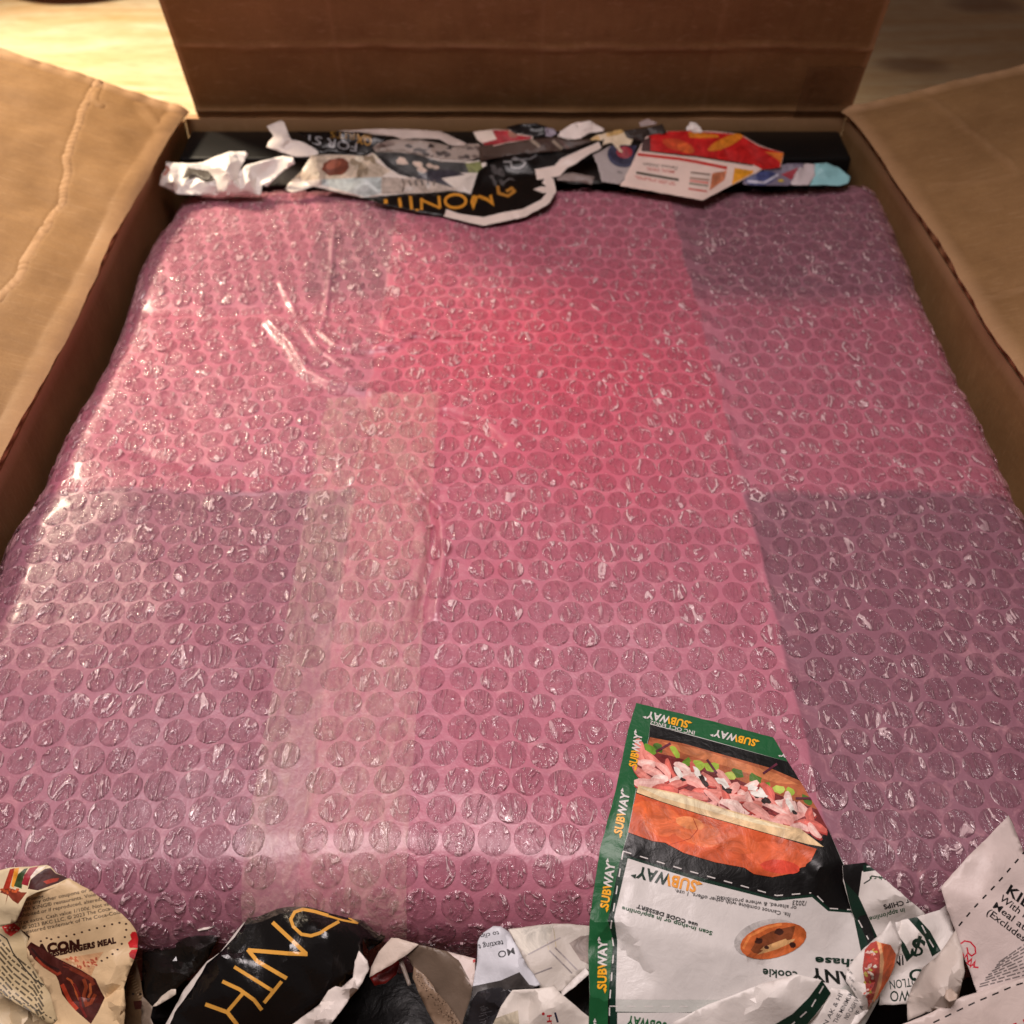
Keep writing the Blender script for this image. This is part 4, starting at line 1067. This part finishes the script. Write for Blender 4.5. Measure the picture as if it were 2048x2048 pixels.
P.text('printed_text', tk, 'texting t', one(D3, 1075, 458), one(D3, 900, 490), (2, 11), .012)
P.text('printed_text', tk, 'MO', one(D3, 1150, 510), one(D3, 1035, 540), (3, 13), .012)
P.poly('printed_picture', (62, 58, 56), D3((860, 782), (1060, 740), (1190, 682), (1260, 770), (1340, 790), (1100, 830), (850, 850)))
sheet('small white coupon scrap with the word texting upside down near the green edge', rz(D3((1010, 358), (1060, 360), (1120, 400), (1180, 520), (1250, 640), (1340, 770), (1280, 795), (1150, 800), (860, 850), (862, 780), (890, 600), (898, 470), (930, 410)), [-9, -9, -10, -11, -12, -14, -14, -15, -18, -17, -14, -12, -11]), rz(D3((1190, 660), (1060, 380), (1060, 600)), [-10, -8, -12]), amp=.8, sp=50, seed=39, col=(206, 208, 214), prt=P, fine=8)
P = Print()
for k in range(5): P.stroke('printed_picture', (176, 164, 136), D3((1190+k*60, 390-k*4), (1230+k*55, 520+k*2)), 1.6)
P.poly('printed_picture', (196, 190, 176), D3((1120, 385), (1430, 350), (1400, 460), (1250, 570), (1180, 500)))
for a, b in (((1250, 560), (1480, 440)), ((1400, 530), (1560, 690)), ((1440, 510), (1600, 670)), ((1290, 700), (1420, 650))): P.stroke('printed_picture', (150, 142, 140), D3(a, b), 3)
P.poly('printed_picture', (140, 126, 118), D3((1540, 480), (1620, 430), (1700, 420), (1700, 640), (1620, 600)))
sheet('grey-beige faded coupon tucked between the texting scrap and the green edge', rz(D3((1110, 378), (1270, 355), (1430, 343), (1560, 348), (1760, 365), (1760, 700), (1660, 660), (1580, 730), (1480, 820), (1340, 800), (1250, 640), (1180, 520)), [-12, -12, -12, -12, -13, -16, -15, -16, -17, -16, -14, -13]), amp=1.0, sp=50, seed=40, col=(190, 182, 172), prt=P, fine=9)
sheet('white folded paper edge leaning against the green lettered edge', rz(D3((1655, 655), (1685, 690), (1560, 800), (1490, 850), (1480, 820), (1560, 740)), [-10, -10, -12, -14, -14, -12]), amp=.3, sp=40, seed=41, col=(226, 220, 214), fine=7)
P = Print()
P.text('printed_lettering', (190, 24, 34), 'TH', one(D3, 1385, 1090), one(D3, 1385, 985), (9, -1), .03)
P.ell('printed_lettering', (190, 24, 34), one(D3, 1358, 975), 3, 3); P.stroke('printed_lettering', (30, 34, 60), D3((1440, 965), (1460, 1035)), 4)
P.poly('printed_picture', (192, 182, 160), D3((1010, 1010), (1180, 950), (1200, 1150), (1000, 1150)))
sheet('crisp white folded coupon with red letters in the bottom middle of the gap', rz(D3((1140, 812), (1290, 800), (1430, 784), (1480, 830), (1600, 930), (1690, 1010), (1710, 1150), (960, 1150), (1010, 1030), (1060, 920)), [-10, -9, -8, -9, -12, -15, -18, -20, -16, -13]), rz(D3((1470, 900), (1260, 880), (1350, 950)), [-9, -13, -10]), amp=.7, sp=60, seed=42, col=(224, 216, 206), prt=P, fine=9)
P = Print()
for k in range(22): P.stroke('printed_picture', (90, 90, 94), [one(D3, 905+g.uniform(0, 60), 930+k*9), one(D3, 930+g.uniform(0, 70), 920+k*9)], 1)
sheet('dark charcoal glossy scrap left of the white coupon with red letters', rz(D3((900, 820), (1000, 790), (1090, 790), (1140, 815), (1060, 940), (1000, 1050), (960, 1150), (800, 1150), (850, 900)), [-16, -15, -15, -15, -17, -20, -22, -26, -20]), rz(D3((950, 880), (1040, 950)), [-14, -19]), amp=1.2, sp=45, seed=43, col=(40, 39, 42), prt=P, rough=.25, fine=8)
# ---------------------------------------------------------------- papers at the back of the box
E1 = mp(300, 220, 5.367); E2 = mp(640, 230, 5.367); E3 = mp(960, 230, 5.367); E4 = mp(1220, 220, 3.715)
sheet_front = sheet
def lift(p): return (p[0], p[1], max(p[2], 11.5-(p[1]-345)*.16) if p[1] < 392 else p[2])
def sheet(label, ring, ctrl=(), **k):      # papers that lie over the black slab
    k['amp'] = k.get('amp', 1.6)*1.55
    return sheet_front(label, [lift(p) for p in ring], [lift(p) for p in ctrl], **k)
RW_ = (236, 226, 218)
sheet_front('crumpled grey sheet lying flat beneath the other papers at the back', rz([(470, 372), (800, 372), (1240, 366), (1560, 372), (1560, 300), (1200, 285), (800, 290), (560, 300)], [1.5, 1.5, 1.5, 1.5, 10, 10, 10, 10]), amp=.8, sp=60, seed=50, col=(44, 40, 38))
P = Print()
P.stroke('printed_picture', (170, 110, 96), E1((170, 600), (200, 640), (150, 700)), 6)
sheet('white looped paper in the back left corner on the black slab', rz(E1((170, 560), (280, 570), (420, 575), (560, 560), (700, 500), (850, 440), (1030, 450), (1050, 470), (1000, 570), (960, 660), (1030, 590), (1200, 540), (1420, 490), (1540, 500), (1560, 580), (1440, 640), (1330, 740), (1260, 825), (1200, 800), (1190, 910), (560, 915), (300, 900), (95, 800), (120, 690), (160, 640)),
      [12, 12, 13, 14, 17, 21, 22, 20, 16, 14, 17, 19, 21, 22, 20, 16, 12, 8, 8, 4, 3, 4, 8, 11, 12]),
      rz(E1((320, 740), (400, 600), (560, 600), (640, 700), (720, 620), (700, 880), (520, 760), (880, 740), (960, 760), (1060, 740), (980, 860), (840, 560), (1150, 760), (250, 760)), [8, 12, 5, 6, 19, 5, 11, 16, 10, 15, 9, 22, 9, 14]), amp=1.4, sp=30, seed=51, col=(240, 234, 228), prt=P, blur=2, fine=6)
P = Print()
P.poly('printed_picture', (24, 20, 18), E1((400, 640), (600, 650), (640, 720), (560, 730), (440, 700), (360, 740), (380, 690)))
sheet('dark hollow scrap inside the white looped paper', rz(E1((395, 620), (620, 645), (680, 730), (600, 760), (480, 700), (350, 745)), [13.5, 13.5, 13, 12, 12.5, 12]), amp=.2, sp=60, seed=52, col=(60, 52, 46), blur=2, fine=6)
sheet('white peaked paper scrap standing against the back wall, left', rz(E1((1250, 170), (1400, 105), (1440, 130), (1500, 280), (1520, 320), (1640, 340), (1850, 460), (1720, 500), (1560, 510), (1400, 450), (1250, 400), (1270, 340), (1330, 280)), [22, 27, 26, 21, 20, 18, 14, 12, 12, 14, 16, 17, 18]), rz(E1((1330, 350), (1440, 310), (1380, 180)), [22, 24, 21]), amp=.6, sp=40, seed=53, col=RW_, blur=1, fine=6)
# dark sheet with silver and gold letters
P = Print()
SV = (150, 150, 152)
P.text('printed_lettering', (130, 96, 40), 'SPIRITS', one(E2, 560, 210), one(E2, 110, 175), (0, 13), .01)
P.text('printed_lettering', (176, 130, 50), 'OX', one(E2, 560, 240), one(E2, 400, 210), (-3, 18), .01)
P.text('printed_lettering', SV, 'FOR ST', one(E2, 400, 305), one(E2, -160, 205), (-2, 17), .008)
sheet('black crumpled sheet with silver and gold letters near the back wall', rz(E2((-250, 180), (-60, 180), (200, 172), (420, 180), (600, 215), (720, 240), (620, 330), (480, 440), (300, 430), (150, 400), (0, 410), (-80, 300)), [18, 19, 20, 20, 18, 16, 12, 9, 9, 10, 9, 14]), rz(E2((200, 300), (500, 280)), [17, 17]), amp=1.0, sp=42, seed=54, col=(16, 16, 17), prt=P, rough=.25, blur=2, fine=7)
P = Print()
sheet('grey-beige long fold of paper along the top of the back wad', rz(E2((180, 165), (500, 150), (900, 150), (1300, 175), (1450, 250), (1560, 300), (1560, 340), (1400, 330), (1280, 260), (1050, 250), (880, 262), (800, 230), (600, 215), (420, 185)), [22, 24, 25, 24, 20, 16, 14, 14, 18, 19, 18, 19, 19, 20]), amp=1, sp=40, seed=55, col=(196, 180, 170), blur=1, fine=6)
P = Print()
P.ell('printed_picture', (120, 104, 96), one(E2, 720, 310), 16, 6, 0, 12)
for k in range(26): P.ell('printed_picture', g.choice([(96, 82, 76), (150, 136, 126), (70, 60, 56)]), one(E2, 950+k*30, 370+g.uniform(-40, 100)), 8, 4, g.uniform(-20, 20), 8, .3, k)
sheet('mottled grey-brown printed paper in the middle of the back wad', rz(E2((560, 350), (620, 300), (800, 260), (1100, 270), (1400, 320), (1700, 300), (1780, 440), (1600, 490), (1300, 500), (1050, 430), (860, 400), (600, 400)), [12, 15, 18, 18, 17, 17, 12, 11, 11, 12, 12, 11]), rz(E2((700, 330), (1200, 350)), [16, 16]), amp=1.2, sp=36, seed=56, col=(158, 144, 134), prt=P, blur=2, fine=7)
# dish photo print
P = Print()
Q = 'printed_picture'
P.poly(Q, (200, 184, 164), E2((-100, 430), (480, 430), (760, 600), (640, 670), (0, 690), (-330, 720)))
P.ell(Q, (110, 56, 38), one(E2, 170, 560), 27, 18, -10, 20, .1, 3); P.ell(Q, (150, 82, 58), one(E2, 150, 530), 16, 9, -20, 14, .1, 4)
for k in range(12): P.ell(Q, g.choice([(226, 216, 196), (200, 186, 160), (150, 134, 112)]), one(E2, 300+g.uniform(-10, 280), 450+g.uniform(0, 180)), 11, 6, g.uniform(0, 90), 8, .3, k)
P.poly(Q, (66, 68, 68), E2((560, 400), (860, 400), (1060, 430), (1300, 500), (1560, 510), (1640, 620), (1300, 620), (1100, 700), (980, 660), (800, 600)))
P.poly(Q, (20, 20, 22), E2((600, 430), (700, 470), (820, 560), (960, 640), (1000, 680), (850, 640), (720, 560)))
for x, y, r in ((1050, 530, 10), (1100, 590, 11), (1180, 545, 8), (1240, 560, 7), (880, 500, 12)): P.ell(Q, (206, 186, 170), one(E2, x, y), r, r*.6, 20, 9, .25, x)
P.poly(Q, (52, 50, 60), E2((1150, 600), (1400, 590), (1560, 640), (1300, 680), (1450, 790), (1300, 800), (1180, 720), (1020, 690)))
P.poly(Q, (134, 140, 90), E2((1560, 520), (1720, 500), (1760, 620), (1600, 620)))
P.poly(Q, (186, 196, 194), E2((20, 690), (660, 665), (655, 845), (480, 880), (10, 745)))
P.poly(Q, (178, 164, 152), E2((662, 665), (1100, 690), (1460, 790), (1420, 820), (662, 852)))
P.stroke(Q, (110, 96, 88), E2((880, 680), (905, 740), (890, 830)), 3)
for k in range(5): P.stroke(Q, (100, 90, 84), E2((950+k*70, 700), (980+k*60, 760)), 4)
sheet('glossy printed food photo sheet with a pale band, centre left of the back wad', rz(E2((-330, 730), (-200, 600), (-100, 430), (100, 420), (480, 440), (560, 400), (860, 395), (1300, 480), (1600, 500), (1780, 480), (1800, 640), (1800, 740), (1750, 850), (1620, 860), (1420, 815), (900, 850), (470, 895), (250, 840), (0, 790), (-60, 770), (-300, 830), (-380, 800)),
      [8, 12, 15, 15, 14, 14, 15, 14, 13, 12, 9, 7, 5, 5, 6, 5, 4, 5, 6, 6, 4, 5]), rz(E2((0, 690), (480, 690), (660, 665), (900, 700), (1150, 620), (760, 560), (1450, 700), (1650, 620)), [11, 12, 11, 8, 12, 8, 10, 12]), amp=.9, sp=36, seed=57, col=(226, 216, 206), prt=P, blur=2, fine=6, rough=.3)
# black sheet with gold "5 MONTH"
P = Print()
Gg = (206, 142, 50)
def gs(pts, w=5): P.stroke('printed_lettering', Gg, E2(*pts), w)
gs([(1090, 1020), (1090, 890)], 5.5); gs([(1075, 905), (1290, 1000)], 5); gs([(1288, 1000), (1275, 870)], 5.5)
gs([(985, 1015), (970, 870)], 6); gs([(1060, 1022), (1025, 1018)], 4); gs([(868, 990), (850, 890)], 6); gs([(700, 905), (712, 950)], 7)
oo = [(1455+112*math.cos(R_(t)), 925+72*math.sin(R_(t))) for t in range(0, 360, 24)]; P.stroke('printed_lettering', Gg, E2(*oo), 5.5, True)
gs([(1655, 865), (1630, 930), (1645, 985), (1685, 870)], 6); gs([(1700, 870), (1790, 905), (1850, 950), (1830, 860)], 6)
P.stroke('printed_lettering', (178, 124, 52), E3((190, 760), (200, 840), (300, 870), (370, 820), (340, 785), (280, 820)), 6)
P.stroke('printed_lettering', (150, 150, 150), E3((250, 505), (330, 500), (340, 560), (400, 575), (450, 560), (490, 510), (430, 480), (340, 475)), 3)
P.stroke('printed_lettering', (110, 110, 112), E3((360, 450), (430, 480), (540, 470), (610, 430)), 3)
for k in range(12): P.ell('printed_picture', (74, 72, 72), one(E3, 130+g.uniform(0, 140), 560+g.uniform(0, 170)), 8, 4, g.uniform(0, 90), 8, .4, k)
P.stroke('printed_picture', (90, 88, 88), E3((260, 720), (320, 680), (370, 700)), 3)
Wt = (228, 212, 202)
P.stroke('torn_edge', Wt, E2((1340, 1060), (1480, 1110), (1760, 1150)) + E3((60, 1145), (240, 1100), (470, 1060), (690, 950), (775, 840), (745, 720), (690, 690)), 19)
P.poly('torn_edge', Wt, E3((570, 800), (640, 770), (740, 770), (760, 830), (680, 840)))
P.stroke('torn_edge', Wt, E3((600, 640), (830, 600), (900, 520), (1100, 430), (1240, 370), (1300, 340)), 22)
sheet('black torn-edged sheet with gold words hanging from the back over the parcel', rz(E2((450, 890), (700, 870), (900, 850), (1420, 815), (1620, 850), (1700, 600)) + E3((100, 520), (250, 440), (500, 400), (800, 370), (1100, 310), (1200, 270), (1330, 260), (1300, 360), (1180, 420), (1000, 540), (860, 660), (800, 670), (815, 830), (730, 960), (500, 1095), (250, 1140), (40, 1185)) + E2((1760, 1190), (1480, 1130), (1300, 1080), (1000, 1030), (700, 965)),
      [6, 6, 6, 7, 8, 14, 14, 16, 17, 18, 19, 20, 20, 17, 14, 11, 8, 7, 6, 6, 5, 5, 5, 5, 5, 5, 5, 5]),
      rz(E3((300, 640), (600, 640), (700, 700), (640, 520), (0, 760), (0, 1000), (420, 960), (-250, 1000)), [9, 10, 10, 14, 8, 7, 8, 6.5]), amp=.8, sp=44, seed=58, col=(13, 13, 13), prt=P, blur=2, fine=7, rough=.3)
P = Print()
P.poly('printed_picture', (166, 14, 30), E3((130, 165), (300, 165), (420, 220), (560, 230), (540, 260), (300, 290), (60, 345), (30, 300), (180, 260)))
P.poly('printed_picture', (150, 90, 64), E3((290, 170), (400, 200), (390, 240), (320, 240)))
sheet('red and white striped scrap at the top centre of the back wad', rz(E3((-70, 180), (0, 165), (160, 160), (320, 160), (420, 200), (570, 225), (560, 260), (300, 300), (80, 350), (30, 310), (-40, 260)), [22, 23, 24, 24, 23, 20, 18, 17, 16, 16, 19]), amp=.6, sp=36, seed=59, col=(222, 206, 192), prt=P, blur=1, fine=6)
sheet('black crumpled scrap touching the back wall beside the red striped scrap', rz(E3((280, 130), (420, 95), (600, 85), (720, 130), (700, 230), (500, 230), (380, 200)), [24, 27, 27, 25, 19, 19, 21]), amp=1.2, sp=26, seed=60, col=(20, 19, 20), rough=.3, blur=1, fine=6)
sheet('small lilac-grey scrap between the black scrap and white crumpled ball', rz(E3((700, 130), (800, 150), (830, 200), (760, 240), (700, 220)), [23, 22, 20, 18, 19]), amp=1, sp=22, seed=61, col=(150, 140, 154), blur=1, fine=5)
sheet('crumpled white paper lump with creases against the back wall, centre', rz(E3((860, 175), (1000, 90), (1180, 58), (1270, 110), (1340, 150), (1320, 180), (1180, 190), (1080, 250), (940, 268), (830, 225)), [22, 27, 28, 25, 22, 20, 18, 16, 15, 17]), rz(E3((1060, 160), (1180, 110)), [25, 27]), amp=1.0, sp=24, seed=62, col=(238, 226, 218), blur=1, fine=5)
P = Print()
for k in range(6): P.stroke('printed_picture', g.choice([(90, 56, 44), (60, 40, 34), (150, 136, 120)]), E3((540+k*80, 260+k*5), (640+k*80, 340+k*8)), 6)
sheet('dark brown printed paper below the white crumpled lump', rz(E3((-20, 340), (300, 290), (560, 255), (830, 230), (950, 275), (1180, 250), (1200, 290), (900, 380), (560, 410), (250, 450), (0, 500)), [14, 15, 17, 17, 16, 16, 15, 12, 12, 11, 11]), amp=1.1, sp=34, seed=63, col=(78, 62, 54), prt=P, blur=2, fine=6)
P = Print()
for x, y in ((1220, 270), (1420, 180), (1500, 170), (1260, 310)): P.ell('printed_picture', (196, 160, 96), one(E3, x, y), 14, 7, -25, 10, .2, x)
sheet('cream twisted paper roll between the torn black sheet and the red flyer', rz(E3((1170, 260), (1260, 215), (1400, 180), (1520, 150), (1570, 200), (1640, 270), (1600, 370), (1560, 405), (1500, 390), (1420, 300), (1330, 320), (1270, 370), (1160, 350)), [19, 21, 23, 24, 22, 18, 14, 12, 12, 15, 15, 13, 14]), rz(E3((1480, 260), (1300, 260)), [21, 20]), amp=.9, sp=26, seed=64, col=(224, 204, 172), prt=P, blur=1, fine=5)
P = Print()
P.ell('printed_picture', (52, 54, 84), one(E3, 1545, 420), 33, 27, 0, 26); P.ell('printed_picture', (34, 32, 60), one(E3, 1545, 415), 27, 21, 0, 26); P.ell('printed_picture', (150, 30, 46), one(E3, 1550, 400), 16, 12, 0, 18)
P.text('printed_text', (70, 66, 70), 'Ask', one(E3, 1530, 610), one(E3, 1470, 600), (0, 5), .02)
sheet('pale grey flyer with a dark blue and red round emblem left of the red flyer', rz(E3((1210, 430), (1400, 330), (1550, 320), (1680, 330), (1650, 560), (1510, 745), (1300, 710), (1280, 620), (1260, 520)), [11, 14, 15, 15, 9, 4.5, 5, 7, 9]), amp=.5, sp=44, seed=65, col=(168, 158, 156), prt=P, blur=2, fine=6)
sheet('folded grey paper strip lying on the parcel between the black sheet and emblem flyer', rz(E3((830, 640), (1000, 620), (1230, 660), (1200, 750), (1060, 720), (830, 700)), [6, 7, 6.5, 4.5, 4.5, 5]), amp=.5, sp=30, seed=66, col=(140, 126, 120), blur=1, fine=6)
# red flyer
P = Print()
P.poly('printed_picture', (186, 12, 12), E4((290, 190), (440, 160), (600, 155), (800, 170), (960, 180), (1110, 270), (1290, 320), (1260, 430), (1130, 440), (1060, 405), (620, 345), (230, 300), (280, 240)))
P.poly('printed_picture', (206, 120, 22), E4((580, 165), (680, 168), (800, 185), (810, 205), (690, 210), (590, 205)))
P.ell('printed_picture', (206, 120, 22), one(E4, 860, 240), 38, 10, -24, 20, .05)
P.ell('printed_picture', (196, 70, 30), one(E4, 500, 260), 30, 11, 14, 18, .1); P.ell('printed_picture', (206, 90, 34), one(E4, 560, 285), 18, 9, 20, 14, .1)
P.poly('printed_picture', (206, 110, 30), E4((1150, 310), (1290, 320), (1270, 400), (1250, 370)))
P.poly('printed_picture', (60, 24, 20), E4((240, 230), (300, 195), (300, 300), (232, 300)))
P.poly('printed_panel', (232, 208, 196), E4((225, 300), (400, 320), (620, 350), (900, 400), (1090, 440), (1080, 460), (900, 560), (690, 668), (80, 560), (210, 310)))
P.stroke('printed_border', (56, 36, 28), E4((232, 300), (520, 335), (640, 345), (1060, 410)), 3.2)
P.stroke('printed_border', (196, 44, 36), E4((205, 330), (500, 362), (640, 385), (870, 432)), 6)
P.poly('printed_picture', (222, 150, 20), E4((925, 430), (1070, 452), (1060, 470), (905, 555)))
P.text('printed_text', (70, 56, 50), 'Famous chicken', one(E4, 500, 420), one(E4, 250, 390), (-1, 7), .012)
P.text('printed_text', (186, 70, 60), 'MEAL DEAL', one(E4, 480, 450), one(E4, 270, 425), (-1, 6), .012)
P.stroke('printed_text', (70, 66, 54), E4((195, 465), (510, 520)), 5)
micro(P, 'printed_text', (196, 90, 80), [(one(E4, 180, 490), one(E4, 500, 545)), (one(E4, 190, 505), one(E4, 500, 560))], 3, 1.8)
P.poly('printed_picture', (196, 120, 84), E4((760, 470), (870, 450), (850, 520), (740, 600)))
for k, c in enumerate([(90, 70, 60), (210, 200, 190), (120, 80, 60), (200, 60, 50), (90, 90, 70), (214, 200, 190), (190, 60, 50)]):
    P.stroke('printed_text', c, E4((600-k*3, 465+k*20), (745-k*4, 480+k*21)), 3)
sheet('white and bright red restaurant flyer folded over the back edge of the parcel', rz(E4((265, 195), (440, 155), (620, 150), (800, 160), (970, 180), (1110, 260), (1295, 318), (1270, 430), (1130, 445), (1085, 465), (900, 560), (690, 672), (380, 612), (75, 562), (150, 420), (210, 300)), [17, 20, 22, 22, 20, 15, 9, 6, 6, 6, 5, 5, 5, 5, 8, 12]), rz(E4((230, 305), (640, 350), (1080, 420), (600, 250), (860, 240)), [12.5, 11, 7.5, 17, 16]), amp=.45, sp=70, seed=67, col=(226, 200, 188), prt=P, blur=2, fine=8, rough=.35)
sheet('dark scrap behind the red flyer against the back wall', rz(E4((100, 150), (300, 130), (390, 100), (420, 170), (300, 200), (250, 240), (130, 210)), [22, 23, 23, 20, 18, 17, 18]), amp=1.2, sp=24, seed=68, col=(58, 50, 46), blur=1, fine=6)
sheet('tiny bright white paper tip standing behind the red flyer', rz(E4((565, 130), (600, 90), (640, 92), (670, 130), (690, 165), (620, 170), (570, 150)), [24, 27, 27, 24, 22, 22, 23]), amp=1, sp=18, seed=69, col=(240, 232, 226), blur=1, fine=4)
sheet('small pinkish grey paper scrap at the back wall left of the red flyer', rz(E4((215, 90), (280, 60), (350, 90), (340, 110), (220, 125)), [26, 28, 26, 25, 24]), amp=.8, sp=18, seed=70, col=(164, 146, 142), blur=1, fine=5)
P = Print()
P.ell('printed_picture', (64, 72, 120), one(E4, 1120, 510), 30, 15, -10, 18, .1); P.stroke('printed_picture', (190, 190, 206), E4((1020, 530), (1150, 540), (1250, 480)), 5)
P.poly('printed_picture', (150, 20, 44), E4((1270, 480), (1400, 425), (1350, 520))); P.ell('printed_picture', (206, 180, 70), one(E4, 1270, 525), 6, 3, 0, 9)
sheet('blue white and red logo scrap right of the red flyer', rz(E4((990, 520), (1080, 470), (1180, 440), (1320, 400), (1440, 395), (1420, 520), (1330, 560), (990, 555)), [6, 8, 9, 10, 10, 6, 4, 4]), amp=1.0, sp=30, seed=71, col=(120, 112, 130), prt=P, blur=1, fine=6)
sheet('shiny crumpled silver white scrap beside the light blue paper tip', rz(E4((1400, 440), (1450, 395), (1520, 400), (1530, 470), (1480, 555), (1320, 558)), [8, 11, 11, 7, 4, 4]), amp=1.2, sp=20, seed=72, col=(206, 194, 196), blur=1, fine=5)
sheet('light blue paper tip in the back right corner of the box', rz(E4((1520, 400), (1610, 390), (1700, 430), (1790, 495), (1770, 545), (1700, 560), (1480, 558), (1520, 480)), [9, 11, 9, 5, 4, 4, 4, 6]), rz(E4((1590, 440), (1610, 510)), [14, 8]), amp=.6, sp=30, seed=73, col=(150, 206, 212), blur=1, fine=5)
for me in bpy.data.meshes:
    if not me.users: bpy.data.meshes.remove(me)
